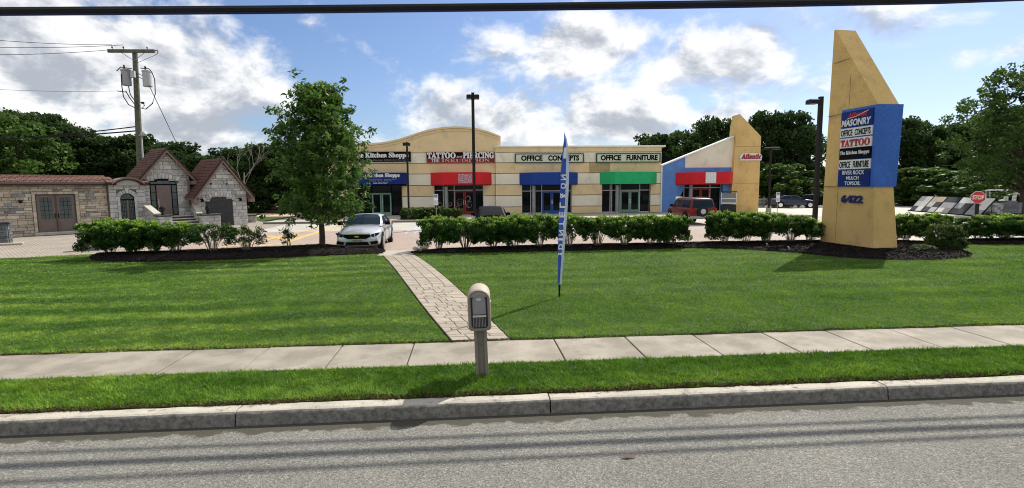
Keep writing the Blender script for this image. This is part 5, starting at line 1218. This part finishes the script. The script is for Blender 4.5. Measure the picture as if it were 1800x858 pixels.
# red suv, rear towards the camera
def suv(lab, x, y, rz):
    t = thing('parked_suv', lab, 'car', (x, y, .12), rz); W2 = .90; Lh = 2.15
    def sec(w_, zb, zs_): return [(w_*.85, zb), (w_*.98, zb+.05), (w_, zb+.3), (w_*.99, zs_-.12), (w_*.95, zs_-.02), (w_*.6, zs_+.03), (0, zs_+.04)]
    loft([(-Lh, sec(W2*.86, .40, .95)), (-Lh+.12, sec(W2*.94, .36, 1.02)), (-Lh+.9, sec(W2, .34, 1.08)), (-.9, sec(W2, .34, 1.10)), (.8, sec(W2, .34, 1.12)), (Lh-.1, sec(W2*.98, .36, 1.12)), (Lh, sec(W2*.93, .42, 1.08))], 'body', MAROON, t)
    def gs(y_, wb, wt, zt): return (y_, [(wb, 1.06), (wb, 1.08), (wb+(wt-wb)*.5, 1.08+(zt-1.08)*.5), (wt, zt-.05), (wt*.93, zt-.005), (wt*.5, zt+.02), (0, zt+.02)])
    loft([gs(-1.25, .80, .76, 1.14), gs(-.75, .84, .70, 1.66), gs(-.4, .84, .68, 1.72), (gs(1.6, .84, .68, 1.72)), gs(1.95, .83, .68, 1.68), gs(2.06, .82, .74, 1.2)], 'cabin', MAROON, t, 0)
    MB().add([(-.70, 2.085, 1.14), (.70, 2.085, 1.14), (.62, 1.99, 1.60), (-.62, 1.99, 1.60)], [(0, 1, 2, 3)]).build('rear_window', CARGL, t)
    MB().add([(-.74, -1.21, 1.17), (.74, -1.21, 1.17), (.62, -.76, 1.63), (-.62, -.76, 1.63)], [(0, 1, 2, 3)]).build('windscreen', CARGL, t)
    for s_ in (-1, 1):
        for ya, yb_ in ((-.85, -.02), (.06, .85), (.95, 1.80)):
            MB().add([(s_*.85, ya-(.12 if ya < -.5 else 0), 1.14), (s_*.85, yb_, 1.14), (s_*.715, yb_, 1.60), (s_*.715, ya+(.12 if ya < -.5 else 0), 1.60)], [(0, 1, 2, 3)]).build('side_window', CARGL, t)
        for yy in (-1.38, 1.30):
            MB().lathe([(.0, -.01), (.46, -.01), (.46, .006), (0, .006)], (s_*(W2-.004), yy, .42), 20, 'x').build('wheel_arch', BLACK, t); wheel(t, s_*(W2+.02), yy, .38, .24, ENAM)
        bx('tail_light', REDL, t, min(s_*.72, s_*.88), max(s_*.72, s_*.88), Lh-.1, Lh+.02, .82, 1.08); bx('mirror', BLACK, t, min(s_*.88, s_*1.06), max(s_*.88, s_*1.06), -1.0, -.88, 1.10, 1.26)
        bx('roof_rail', DKMET, t, s_*.6-.02, s_*.6+.02, -.4, 1.6, 1.76, 1.79)
    bx('bumper', GRMET, t, -.86, .86, Lh-.05, Lh+.10, .42, .60, c=.03)
    sw = MB().lathe([(.0, -.09), (.30, -.09), (.34, -.05), (.34, .05), (.30, .09), (0, .09)], (0, 0, 0), 22, 'x').build('spare_wheel', TYRE, t); sw.rotation_euler = (0, 0, PI/2); sw.location = (.10, Lh+.10, .88)
    cv = MB().lathe([(.0, .09), (.17, .092), (.17, .10), (0, .105)], (0, 0, 0), 16, 'x').build('hub', ENAM, sw)
    bx('plate', WHITE, t, -.62, -.34, Lh+.005, Lh+.025, .70, .84)
    return t
suv('dark red sport utility vehicle parked nose-in before the blue shop wall', D(1236, 380, 33.9).x, 36.0, R(180))
def cart(lab, x, y, z, rz, bodym, roofm):
    t = thing('golf_cart', lab, 'cart', (x, y, z), rz)
    MB().prism([(-1.1, .25), (1.1, .25), (1.15, .55), (.75, .75), (.35, .78), (.3, .45), (-.35, .45), (-.4, .85), (-1.1, .85)], -.58, .58, 'x').build('body', bodym, t)
    MB().box(-.62, .62, -1.05, 1.0, 1.82, 1.90, c=.04).build('roof', roofm, t)
    for xx in (-.56, .56):
        for yy, y2 in ((-.95, -1.0), (.85, .95)): MB().tube([(xx, yy, .6), (xx, y2, 1.83)], .022, 6).build('roof_post', WHITE, t)
    MB().prism([(-.45, .86), (.0, .86), (.0, .98), (-.33, .98), (-.38, 1.3), (-.45, 1.3)], -.52, .52, 'x').build('seat', WHITE, t)
    MB().add([(-.54, -.96, .95), (.54, -.96, .95), (.54, -.99, 1.75), (-.54, -.99, 1.75)], [(0, 1, 2, 3)]).build('windscreen', pmat('clear_plastic', (.20, .21, .21), rough=.3), t)
    m = MB(); m.box(-.54, .54, -1.01, -.985, 1.28, 1.34); m.box(-.54, .54, -1.01, -.985, .92, 1.0); m.build('windscreen_bars', WHITE, t)
    for xx in (-.5, .5):
        for yy in (-.75, .75): wheel(t, xx+math.copysign(.1, xx), yy, .24, .2, ENAM)
    return t
p_ = D(1286, 370, 42.6); cart('golf cart with black roof and pale panels by the red shop door', p_.x, 43.2, .262, R(-25), DKGLASSP, BLACK)
p_ = D(1757, 365, 47); cart('white-roofed utility cart behind the paver pallets under the big right tree', p_.x, 47, .12, R(30), pmat('green_cart_paint', (.03, .12, .06)), WHITE)

# ------------------------------------------------------------------ tilted paver boards, pallets
PVC = [pmat('grey_sample', (.30, .30, .32), rough=.9, objrand=.3), pmat('light_sample', (.62, .61, .58), rough=.9, objrand=.2), pmat('tan_sample', (.50, .40, .30), rough=.9, objrand=.2), pmat('charcoal_sample', (.06, .065, .075), rough=.9, objrand=.3)]
pats = [[0, 1, 1, 1, 3, 1], [2, 2, 1, 3, 3, 1], [3, 3, 0, 0, 1, 0], [1, 1, 0, 3, 3, 3], [1, 1, 0, 1, 0, 0]]
A0 = G(1597, 371, .12); A1 = G(1722, 381, .12); dvec = (A1-A0); n_ = dvec.normalized(); ang = math.atan2(n_.y, n_.x)
wbd = dvec.length/5
words = ['leftmost', 'second', 'middle', 'fourth', 'rightmost']
for i in range(5):
    o_ = A0+dvec*(i/5)
    t = thing('paver_display_board', f'tilted display board of paver samples, {words[i]} of the five in a row', 'display board', o_, ang, 'tilted paver display boards')
    bd = bx('backing', BLACK, t, .03, wbd-.06, .0, .06, .0, 1.75); 
    for k in range(6):
        cx2 = k % 2; rz_ = 2-k//2
        hw = (wbd-.17)/2
        bx('paver_sample', PVC[pats[i][k]], t, .07+cx2*hw+.008, .07+(cx2+1)*hw-.008, -.035, -.002, .05+rz_*.56, .05+(rz_+1)*.56-.016)
    bx('shelf', BLACK, t, .0, wbd-.03, -.12, .08, -.02, .03)
    for xx in (.15, wbd-.2): MB().tube([(xx, .06, 1.4), (xx, .9, 0.3)], .025, 5).build('prop', DKMET, t)
    t.rotation_euler = (Matrix.Rotation(ang, 4, 'Z') @ Matrix.Rotation(R(-38), 4, 'X')).to_euler()
for i, (px_, py_, mt, lab) in enumerate(((1742, 378, 1, 'pallet of light and grey pavers right of the stop sign'), (1765, 376, 3, 'pallet of dark charcoal pavers under the big right tree, in the middle of three'), (1784, 377, 0, 'pallet of grey pavers at the right, beside the tree trunk'))):
    g_ = G(px_, py_, .12); t = thing('paver_pallet', lab, 'pallet', g_, R(15), 'pallets of pavers')
    for xx in (-.5, 0, .42): bx('bearer', BARK, t, xx-.04, xx+.08, -.5, .5, 0, .12)
    for r_ in range(5):
        for c_ in range(3): bx('paver_block', PVC[mt if (r_+c_) % 3 else 0], t, -.52+c_*.36, -.18+c_*.36, -.5, .5, .125+r_*.17, .285+r_*.17, c=.01)
# row of pale edging stones at the far edge of the lot
q = random.Random(12)
rk = []
for k in range(18):
    p_ = G(1348+k*6.2, 365.5+q.uniform(-.4, .4), .12); r0 = q.uniform(.22, .34)
    m = MB(); vs = []; 
    for a in range(4):
        for b in range(8):
            th = PI*(a+.5)/4; ph = 2*PI*b/8; rr = r0*q.uniform(.8, 1.15); vs.append((rr*math.sin(th)*math.cos(ph), rr*math.sin(th)*math.sin(ph)*.8, r0*.35+rr*.7*math.cos(th)))
    fs = [(a*8+b, a*8+(b+1) % 8, (a+1)*8+(b+1) % 8, (a+1)*8+b) for a in range(3) for b in range(8)]+[tuple(range(7, -1, -1)), tuple(24+b for b in range(8))]
    o = m.add(vs, fs).build('edging_rock', STP[0], None, loc=(p_.x, p_.y, .12)); tag(o, 'small pale rock in the row edging the far side of the lot', 'rock', 'edging rocks along the far lot')
for (px_, py_, r0, mt, lab) in ((746, 436, .20, STN[0], 'tan boulder at the path end of the hedge bed'), (733, 439, .13, STP[0], 'small pale rock left of the tan boulder')):
    p_ = G(px_, py_, .17); m = MB(); vs = []
    for a in range(5):
        for b in range(10):
            th = PI*(a+.5)/5; ph = 2*PI*b/10; rr = r0*q.uniform(.85, 1.12); vs.append((1.3*rr*math.sin(th)*math.cos(ph), rr*math.sin(th)*math.sin(ph), r0*.5+rr*.75*math.cos(th)))
    fs = [(a*10+b, a*10+(b+1) % 10, (a+1)*10+(b+1) % 10, (a+1)*10+b) for a in range(4) for b in range(10)]+[tuple(range(9, -1, -1)), tuple(40+b for b in range(10))]
    o = m.add(vs, fs).build('boulder', mt, None, loc=(p_.x, p_.y, .16)); tag(o, lab, 'rock')
for i, (px_, py_) in enumerate(((1350, 432), (1388, 438))):
    p_ = G(px_, py_, .27); o = MB().tube([(0, 0, 0), (-.08, -.02, .10)], .025, 6).build('garden_spotlight', ENAM, None, loc=p_); tag(o, 'small white spotlight stake in the mulch, ' + ('nearer the hedge' if i == 0 else 'nearer the sign tower'), 'garden light')
# fences
def slat_fence(lab, a, b, h, n, mat):
    a = Vector(a); b = Vector(b); t = thing('fence', lab, 'fence', a, math.atan2((b-a).y, (b-a).x)); L2 = (b-a).length
    for k in range(n+1): bx('post', mat, t, L2*k/n-.06, L2*k/n+.06, -.02, .1, 0, h+.08)
    for k in range(n):
        for j in range(3): bx('rail', mat, t, L2*k/n+.06, L2*(k+1)/n-.06, .0, .04, h*(.12+.3*j), h*(.12+.3*j)+h*.2)
slat_fence('dark board fence along the edge of the sandy ground', (-31, 60, .14), (-9, 58, .14), 1.0, 9, BARK)
slat_fence('grey fence beyond the ochre fin wall', (27.5, 58, .12), (34, 58, .12), 1.1, 5, GRMET)
# litter leaf on the road
p_ = G(1103, 806, .0); o = MB().add([(-.09, 0, .006), (0, -.02, .02), (.10, .0, .008), (.02, .03, .026)], [(0, 1, 2, 3)]).build('dry_leaf', pmat('brown_leaf', (.20, .13, .09)), None, loc=p_); tag(o, 'dry brown leaf lying on the road', 'leaf')

# ------------------------------------------------------------------ vegetation
def leafcloud(rs, centers, rad, per, size, aspect=.5, shell=.35, flat=1.0, topbias=.4, zlo=None, zhi=None, droop=None):
    n = len(centers)*per; c = np.repeat(centers, per, 0); r = np.repeat(rad, per)
    d = rs.normal(size=(n, 3)); d /= np.linalg.norm(d, axis=1)[:, None]
    k = (shell+(1-shell)*rs.rand(n)**.6)[:, None]
    p = c+d*k*r[:, None]*np.array([1, 1, flat])
    v = leaves(rs, p, size, aspect, droop)
    zl = p[:, 2].min() if zlo is None else zlo; zh = p[:, 2].max() if zhi is None else zhi
    # tint lightens on the upper side of each clump, more towards the top
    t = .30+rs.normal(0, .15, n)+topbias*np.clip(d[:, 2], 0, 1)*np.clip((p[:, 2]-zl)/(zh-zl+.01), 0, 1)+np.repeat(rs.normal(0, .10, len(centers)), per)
    return v, np.clip(t, 0, 1)
def bg_variant(seed, H=10., Rr=3.4, base=.18, per=90, ncl=85, leaf=.42):
    rs = np.random.RandomState(seed); cs = []
    while len(cs) < ncl:
        z = rs.uniform(base, .97); prof = (math.sin(PI*min(1, (z-base)/(1-base)*.88+.10)))**.6; a = rs.uniform(0, 2*PI); rr = Rr*prof*math.sqrt(rs.uniform(.15, 1))
        cs.append((rr*math.cos(a)*(1+.2*math.sin(3*a+seed)), rr*math.sin(a), z*H))
    cs = np.array(cs); rad = rs.uniform(.5, 1.25, ncl)*H/10
    v, t = leafcloud(rs, cs, rad, per, leaf, .7, .45, .8, .35)
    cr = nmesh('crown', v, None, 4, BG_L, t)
    m = MB(); m.tube([(0, 0, 0), (.1, 0, H*.3), (0, .1, H*.75)], .24, 7, r2=.06)
    for k in range(6):
        a = rs.uniform(0, 2*PI); z = H*rs.uniform(.25, .6); m.tube([(0, 0, z), (1.2*math.cos(a), 1.2*math.sin(a), z+.9), (2.4*math.cos(a), 2.4*math.sin(a), z+2.2)], .09, 5, r2=.02)
    me = bpy.data.meshes.new('trunk'); me.from_pydata(m.v, [], m.f); me.materials.append(BARK)
    return cr, me
VARS = [bg_variant(s) for s in (1, 2, 3, 4, 5)]
UNDER = [bg_variant(s, 10, 5.2, .02, 70, 80, .62) for s in (11, 12)]
FIRST = [True]
def place_tree(name, lab, cat, group, x, y, h, wide, var, rz, z=.0, crown_mat=None):
    t = thing(name, lab, cat, (x, y, z), rz, group); t.scale = (wide, wide, h/10)
    c = link('crown', var[0], None, t); link('trunk', var[1], None, t)
    return t
q = random.Random(21)
def hrow(tab, x): return float(np.interp(x, [a for a, b in tab], [b for a, b in tab]))
LT = [(-140, 195), (-60, 185), (-10, 184), (40, 200), (90, 205), (140, 212), (165, 245), (185, 238), (230, 232), (280, 240), (320, 260), (350, 266), (380, 262), (420, 258), (470, 262), (520, 258), (600, 262)]
RT = [(1120, 262), (1145, 240), (1160, 226), (1200, 222), (1240, 212), (1285, 218), (1330, 206), (1370, 200), (1410, 206), (1450, 215), (1500, 214), (1590, 210), (1640, 212), (1680, 208), (1730, 205), (1800, 190), (1900, 185)]
def wood(tab, xs0, xs1, step, Y0, gname, lab, dy=0):
    x = xs0
    while x < xs1:
        Y = Y0+q.uniform(-2, 2); yt = hrow(tab, x)+dy+q.uniform(-9, 13); p_ = D(x, yt, Y)
        place_tree('woodland_tree', lab, 'tree', gname, p_.x, Y, p_.z*1.0, q.uniform(.85, 1.15), VARS[q.randrange(5)], q.uniform(0, 6.28)); x += step*q.uniform(.8, 1.2)
def under(xs0, xs1, step, Y0, hh, gname, lab):
    x = xs0
    while x < xs1:
        Y = Y0+q.uniform(-1, 1); p_ = D(x, 330, Y)
        place_tree('woodland_shrub', lab, 'shrub', gname, p_.x, Y, hh*q.uniform(.8, 1.25), .42, UNDER[q.randrange(2)], q.uniform(0, 6.28)); x += step
wood(LT, -150, 620, 52, 62, 'trees of the left wood', 'dark broadleaf tree in the wood behind the stone showroom and lawn')
wood(LT, -170, 600, 60, 70, 'second row trees of the left wood', 'dark tree in the back row of the wood behind the stone showroom', 3)
under(-150, 640, 40, 60, 4.2, 'undergrowth of the left wood', 'dark leafy undergrowth at the foot of the left wood')
wood(RT, 1150, 1440, 50, 70, 'trees of the right wood', 'dark broadleaf tree in the wood behind the right end of the shops')
wood(RT, 1590, 1900, 50, 70, 'trees of the far right wood', 'dark broadleaf tree in the wood beyond the sign tower')
wood(RT, 1140, 1920, 62, 80, 'second row trees of the right wood', 'dark tree in the back row of the wood on the right', 3)
under(1300, 1960, 44, 66, 5.0, 'undergrowth of the right wood', 'leafy undergrowth at the foot of the right wood')
for x, y, Y, ww, lab in ((1380, 290, 62, .75, 'pale leafy tree standing behind the parked dark cars'), (1620, 296, 58, .8, 'bright low tree behind the display boards, nearest the sign tower'), (1672, 300, 56, .8, 'bright low tree behind the display boards, farther right')):
    p_ = D(x, y, Y); t = place_tree('low_tree', lab, 'tree', None, p_.x, Y, p_.z, ww*1.1, UNDER[0], 1.0)
    me = UNDER[0][0].copy(); me.materials.clear(); me.materials.append(BR_L); t.children[0].data = me
p_ = D(25, 205, 54); t = place_tree('low_tree', 'lighter green broad tree at the far left, standing before the dark wood', 'tree', None, p_.x, 54, p_.z, 1.15, VARS[1], 2.0)
me = VARS[1][0].copy(); me.materials.clear(); me.materials.append(BR_L); t.children[0].data = me
# bare dead tree left of the shops
p_ = D(425, 300, 56); t = thing('bare_tree', 'bare pale dead tree at the edge of the wood right of the garage', 'tree', (p_.x, 56, .1)); m = MB(); rq = random.Random(4)
def limb(m, a, d, l, r, dep):
    b = a+d*l; m.tube([a, a.lerp(b, .5)+Vector((rq.uniform(-.1, .1), 0, .05)), b], r, 5, r2=r*.55)
    if dep:
        for k in range(3): limb(m, a.lerp(b, rq.uniform(.5, 1)), (d+Vector((rq.uniform(-.7, .7), rq.uniform(-.5, .5), rq.uniform(-.1, .4)))).normalized(), l*.6, r*.5, dep-1)
limb(m, Vector((0, 0, 0)), Vector((.05, 0, 1)), 4.2, .09, 4); m.build('trunk', PALEB, t)

# young shade tree on the mulch
def shade_tree():
    rs = np.random.RandomState(8); rr = random.Random(8)
    base = Vector((-6.20, 23.05, .20)); t = thing('young_shade_tree', 'leafy young shade tree on the mulch bed left of the silver car', 'tree', base)
    prof = [(1.25, .5), (1.6, 1.25), (2.2, 1.75), (3, 2.05), (4, 2.12), (5, 2.1), (5.6, 1.85), (6.2, 1.35), (6.8, .85), (7.25, .3)]
    def pr(z): return float(np.interp(z, [a for a, b in prof], [b for a, b in prof]))
    m = MB(); m.tube([(0, 0, -.1), (.02, 0, .6), (0, .02, 1.6), (.08, 0, 3.2), (.12, .05, 5.0), (.15, 0, 6.7)], lambda s_: .125*(1-s_)**.7+.012, 9)
    tips = []
    for k in range(64):
        z0 = 1.15+5.3*(k/64)**1.05; a = k*2.4+rr.uniform(-.3, .3); zt = min(7.2, z0+rr.uniform(.4, 1.3)+.2*(z0/6)); L_ = pr(zt)*rr.uniform(.70, 1.05)
        if z0 < 1.9: zt = z0+rr.uniform(.15, .7)
        p0 = Vector((.12*z0/5, 0, z0)); p3 = Vector((L_*math.cos(a)+.1, L_*math.sin(a), zt)); p1 = p0.lerp(p3, .4)+Vector((0, 0, .22)); 
        m.tube([p0, p1, p3], .045*(1-z0/9), 5, r2=.008)
        for j in range(15):
            s_ = rr.uniform(.25, 1.0); b = p0.lerp(p1, s_/.4) if s_ < .4 else p1.lerp(p3, (s_-.4)/.6)
            e = b+Vector((rr.gauss(0, .30), rr.gauss(0, .30), rr.gauss(.04, .24))); 
            if rr.random() < .35: m.tube([b, e], .010, 3, r2=.004)
            tips.append(tuple(e))
    for k in range(26):
        z = rr.uniform(6.2, 7.2); a = rr.uniform(0, 6.28); r0 = pr(z)*rr.uniform(0, .8); tips.append((.12+r0*math.cos(a), r0*math.sin(a), z))
    for sx_, zz in ((-.35, 7.25), (-.3, 7.0), (.5, 7.15), (.5, 6.9), (.1, 6.9)): tips.append((sx_, 0, zz)); tips.append((sx_, .1, zz-.25))
    m.build('trunk', BARK, t)
    cs = np.array(tips); n = len(cs); rad = rs.uniform(.12, .27, n)
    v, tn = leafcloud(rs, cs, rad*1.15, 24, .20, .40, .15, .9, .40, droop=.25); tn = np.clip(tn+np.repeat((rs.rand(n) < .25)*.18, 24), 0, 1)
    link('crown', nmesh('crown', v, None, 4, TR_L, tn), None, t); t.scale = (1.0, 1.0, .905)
shade_tree()
# big spreading tree at the right edge
def big_tree():
    rs = np.random.RandomState(18); rr = random.Random(18); Y = 40; b = D(1793, 375, Y); x0 = b.x
    t = thing('spreading_tree', 'large spreading green tree at the right edge behind the stop sign', 'tree', (x0, Y, .1))
    prof = [(2.6, 3.8), (3.5, 5.6), (5, 6.3), (7, 6.0), (9, 4.9), (10.6, 3.4), (11.8, 1.7), (12.6, .5)]
    m = MB(); m.tube([(0, 0, 0), (.1, 0, 2), (0, 0, 5), (0, 0, 10.5)], .24, 9, r2=.05); tips = []
    for k in range(80):
        z0 = 1.6+8.5*(k/80); a = k*2.4+rr.uniform(-.3, .3); zt = z0+rr.uniform(.3, 1.6); zt = min(zt, 12.3); L_ = float(np.interp(zt, [p[0] for p in prof], [p[1] for p in prof]))*rr.uniform(.6, 1.05)
        p0 = Vector((0, 0, z0)); p3 = Vector((L_*math.cos(a), L_*math.sin(a), zt)); p1 = p0.lerp(p3, .45)+Vector((0, 0, .6)); m.tube([p0, p1, p3], .10*(1-z0/13), 5, r2=.015)
        for j in range(7):
            s_ = rr.uniform(.3, 1.02); bb = p0.lerp(p1, s_/.45) if s_ < .45 else p1.lerp(p3, (s_-.45)/.55); tips.append((bb.x+rr.gauss(0, .5), bb.y+rr.gauss(0, .5), bb.z+rr.gauss(0, .4)))
    m.build('trunk', BARK, t); cs = np.array(tips); rad = rs.uniform(.35, .85, len(cs))
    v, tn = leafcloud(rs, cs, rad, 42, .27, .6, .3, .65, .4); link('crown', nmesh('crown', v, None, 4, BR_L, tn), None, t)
big_tree()

# shrubs: many stems from the ground carrying a leafy head
def shrub_mesh(seed, rw, h, z_lo, per, leaf, nst=16, ncl=60, dens=1.0, mat=HG_L, flat_top=True, name='foliage'):
    rs = np.random.RandomState(seed); rr = random.Random(seed); m = MB(); cs = []
    for k in range(nst):
        a = 2*PI*k/nst+rr.uniform(-.25, .25); r1 = rw*rr.uniform(.30, .85); p0 = Vector((.10*math.cos(a), .10*math.sin(a), -.05)); p3 = Vector((r1*math.cos(a), r1*math.sin(a), h*rr.uniform(.62, .9)))
        p1 = p0.lerp(p3, .45)+Vector((-.04*math.cos(a)*2, -.04*math.sin(a)*2, .05)); m.tube([p0, p1, p3], .016, 4, r2=.006)
        for j in range(2):
            b = p1.lerp(p3, rr.uniform(0, .7)); m.tube([b, b+Vector((rr.uniform(-.2, .2), rr.uniform(-.2, .2), rr.uniform(.15, .35)))], .008, 3)
    while len(cs) < ncl:
        x, y = rr.uniform(-1, 1), rr.uniform(-1, 1); r_ = math.hypot(x, y)
        if r_ > 1: continue
        lo = z_lo*(1.0-.38*r_)
        z = rr.uniform(lo, 1.0-(.10*r_*r_ if flat_top else .35*r_*r_))
        if z < .85 and r_ < .55 and rr.random() < .5: continue
        cs.append((x*rw*.93, y*rw*.93, z*h-.08))
    cs = np.array(cs); rad = rs.uniform(.11, .20, ncl)*h/1.25
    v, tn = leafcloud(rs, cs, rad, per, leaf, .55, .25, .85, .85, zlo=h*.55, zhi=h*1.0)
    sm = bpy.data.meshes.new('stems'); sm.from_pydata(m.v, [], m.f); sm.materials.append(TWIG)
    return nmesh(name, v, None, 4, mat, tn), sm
SHR = {'full': [shrub_mesh(s, 1.10, 1.33, .40, 95, .090, ncl=165) for s in (31, 32, 33)], 'open': [shrub_mesh(s, 1.08, 1.33, .57, 80, .088, nst=24, ncl=108) for s in (34, 35, 36)],
       'sparse': [shrub_mesh(s, .98, 1.25, .60, 46, .080, nst=24, ncl=62) for s in (37, 38)]}
def shrub(lab, px_, pybase, Y, kind, sc, szz, i, group, zg=.30, name='hedge_shrub'):
    p_ = D(px_, pybase, Y); fo, st = SHR[kind][i % len(SHR[kind])]
    t = thing(name, lab, 'shrub', (p_.x, Y, zg), i*1.7, group); t.scale = (sc, sc, szz); link('foliage', fo, None, t); link('stems', st, None, t)
hz = lambda px_, ytop, Y: (D(px_, ytop, Y).z-.20)/1.30
for i, (px_, yt, kind, sc, lab) in enumerate(((192, 391, 'full', .92, 'dense green shrub at the left end of the left hedge'), (232, 391, 'full', .95, 'dense shrub second from the left in the left hedge'), (270, 394, 'full', .9, 'dense shrub in the middle of the left hedge'),
        (308, 396, 'open', .88, 'open-stemmed shrub before the stone steps, fourth in the left hedge'), (374, 394, 'sparse', .92, 'thin twiggy shrub before the garage door'), (434, 399, 'sparse', .88, 'twiggy sparse shrub right of the garage, last of the left hedge'))):
    Y = 21.3+.0*i; shrub(lab, px_, 440, Y, kind, sc, hz(px_, yt, Y), i, 'shrubs of the left hedge')
for i, (px_, yt, kind, sc, lab) in enumerate(((772, 383, 'full', .80, 'leafy shrub at the path end of the middle hedge'), (818, 384, 'open', .90, 'shrub second from the path in the middle hedge'), (868, 384, 'full', .95, 'densest shrub of the middle hedge, below the black car'),
        (905, 380, 'full', .85, 'shrub left of the feather flag, fourth in the middle hedge'), (948, 379, 'open', .88, 'open-stemmed shrub just left of the blue flag'), (1000, 380, 'open', .88, 'shrub just right of the blue flag'),
        (1050, 381, 'open', .90, 'open-stemmed shrub before the wall between the office shops'), (1098, 381, 'open', .86, 'shrub below the green awning in the middle hedge'), (1142, 380, 'full', .84, 'shrub below the right end of the green awning'), (1178, 380, 'full', .80, 'rounded shrub at the right end of the middle hedge'))):
    shrub(lab, px_, 437, 21.75, kind, sc, hz(px_, yt, 21.75), i, 'shrubs of the middle hedge', zg=.24)
for i, (px_, yt, kind, sc, lab) in enumerate(((1274, 374, 'full', .82, 'shrub at the left end of the right hedge, below the red car'), (1311, 374, 'full', .88, 'shrub second from the left in the right hedge, below the golf cart'), (1347, 376, 'open', .9, 'shrub third in the right hedge, below the ochre fin wall'),
        (1390, 380, 'open', .88, 'shrub fourth in the right hedge, left of the lamp post'), (1422, 392, 'open', .6, 'smaller shrub just left of the lamp post by the tower'), (1452, 388, 'sparse', .6, 'twiggy shrub between lamp post and sign tower'))):
    shrub(lab, px_, 430, 22.0, kind, sc, hz(px_, yt, 22.0), i, 'shrubs of the right hedge', zg=.24)
for i, (px_, yt, kind, sc, lab, Y) in enumerate(((1592, 377, 'full', .70, 'dark shrub immediately right of the sign tower', 21.6), (1632, 376, 'full', .75, 'shrub behind the bright low bush right of the sign tower', 21.7),
        (1718, 380, 'full', .9, 'shrub below the stop sign in the far right hedge', 21.6), (1765, 378, 'full', .95, 'shrub below the paver pallets in the far right hedge', 21.5), (1812, 378, 'full', .95, 'shrub cut by the right edge of the view', 21.4))):
    shrub(lab, px_, 425, Y, kind, sc, hz(px_, yt, Y), i, 'shrubs right of the tower', zg=.22)
lw = shrub_mesh(51, .62, 1.12, .08, 60, .085, nst=10, ncl=120, mat=YW_L, flat_top=False)
p_ = D(1660, 440, 18.9); t = thing('low_bush', 'loose yellow-green bush on the mulch right of the sign tower', 'shrub', (p_.x, 18.9, .20)); link('foliage', lw[0], None, t); link('stems', lw[1], None, t)
t.scale = (1.05, 1, 1.0)
p_ = D(1612, 440, 18.7); t = thing('low_bush', 'small spreading plant at the foot of the loose bush by the tower', 'shrub', (p_.x, 18.4, .18)); link('foliage', lw[0], None, t); t.scale = (.7, .6, .28)
sp2 = shrub_mesh(52, .30, 1.05, .45, 22, .09, nst=6, ncl=14, mat=HG_L, flat_top=False)
p_ = D(508, 440, 22.2); t = thing('sapling', 'thin sapling with few leaves between the last shrub and the shade tree', 'plant', (p_.x, 22.2, .33)); link('foliage', sp2[0], None, t); link('stems', sp2[1], None, t)
# clipped evergreens before the shopfront
ev = shrub_mesh(53, 1.0, 1.0, .02, 70, .13, nst=6, ncl=130, mat=YW_L, flat_top=True)
for px_, Y, sx_, sz_, lab in ((728, 42.2, 1.15, .95, 'rounded evergreen before the wall between kitchen and tattoo shops, left part'), (765, 42.2, 1.1, .98, 'rounded evergreen behind the accessible parking sign'), (796, 42.4, .75, .85, 'rounded evergreen at the right end, by the tattoo shop column')):
    p_ = D(px_, 380, Y); t = thing('evergreen_shrub', lab, 'shrub', (p_.x, Y, .262), px_*.1, 'evergreens before the shopfront'); t.scale = (sx_, .8, sz_); link('foliage', ev[0], None, t)
# ornamental dry grass clump and dark planter left of the kitchen shop
def grass_clump(px_, Y, h, w_, lab, n=900, seed=3):
    rs = np.random.RandomState(seed); p_ = D(px_, 385, Y); a = rs.uniform(0, 6.28, n); r_ = rs.uniform(0, .25, n)*w_; sp = rs.uniform(.1, 1, n)*w_; hh = h*(1-.45*(sp/w_)**2)*rs.uniform(.7, 1.05, n)
    b = np.stack([r_*np.cos(a), r_*np.sin(a), np.zeros(n)], 1); tp = np.stack([sp*np.cos(a), sp*np.sin(a), hh], 1); md = (b+tp)/2+np.array([0, 0, 1])*hh[:, None]*.22; wv = np.stack([-np.sin(a), np.cos(a), np.zeros(n)], 1)*.02
    v = np.stack([b-wv, b+wv, md+wv, tp, tp, md-wv], 1)
    v = np.stack([b-wv, b+wv, md+wv, md-wv, md-wv, md+wv, tp, tp+wv*.1], 1).reshape(-1, 3)
    t = thing('ornamental_grass', lab, 'plant', (p_.x, Y, .2)); link('blades', nmesh('blades', v, None, 4, DRYG, np.repeat(rs.rand(n), 2)), None, t, kind='stuff')
grass_clump(590, 42.3, 1.25, 1.25, 'pale dry ornamental grass clump left of the kitchen shop')
t = thing('planter_urn', 'dark urn planter by the kitchen shop glazing', 'planter', (D(632, 380, 44).x, 44, .262)); MB().lathe([(.22, 0), (.26, .06), (.18, .14), (.32, .5), (.36, .62), (.3, .62)], n=14).build('urn', DKGLASSP, t)
tp3 = shrub_mesh(54, .35, .9, .1, 40, .1, nst=5, ncl=30, mat=HG_L); link('foliage', tp3[0], None, t, loc=(0, 0, .55))
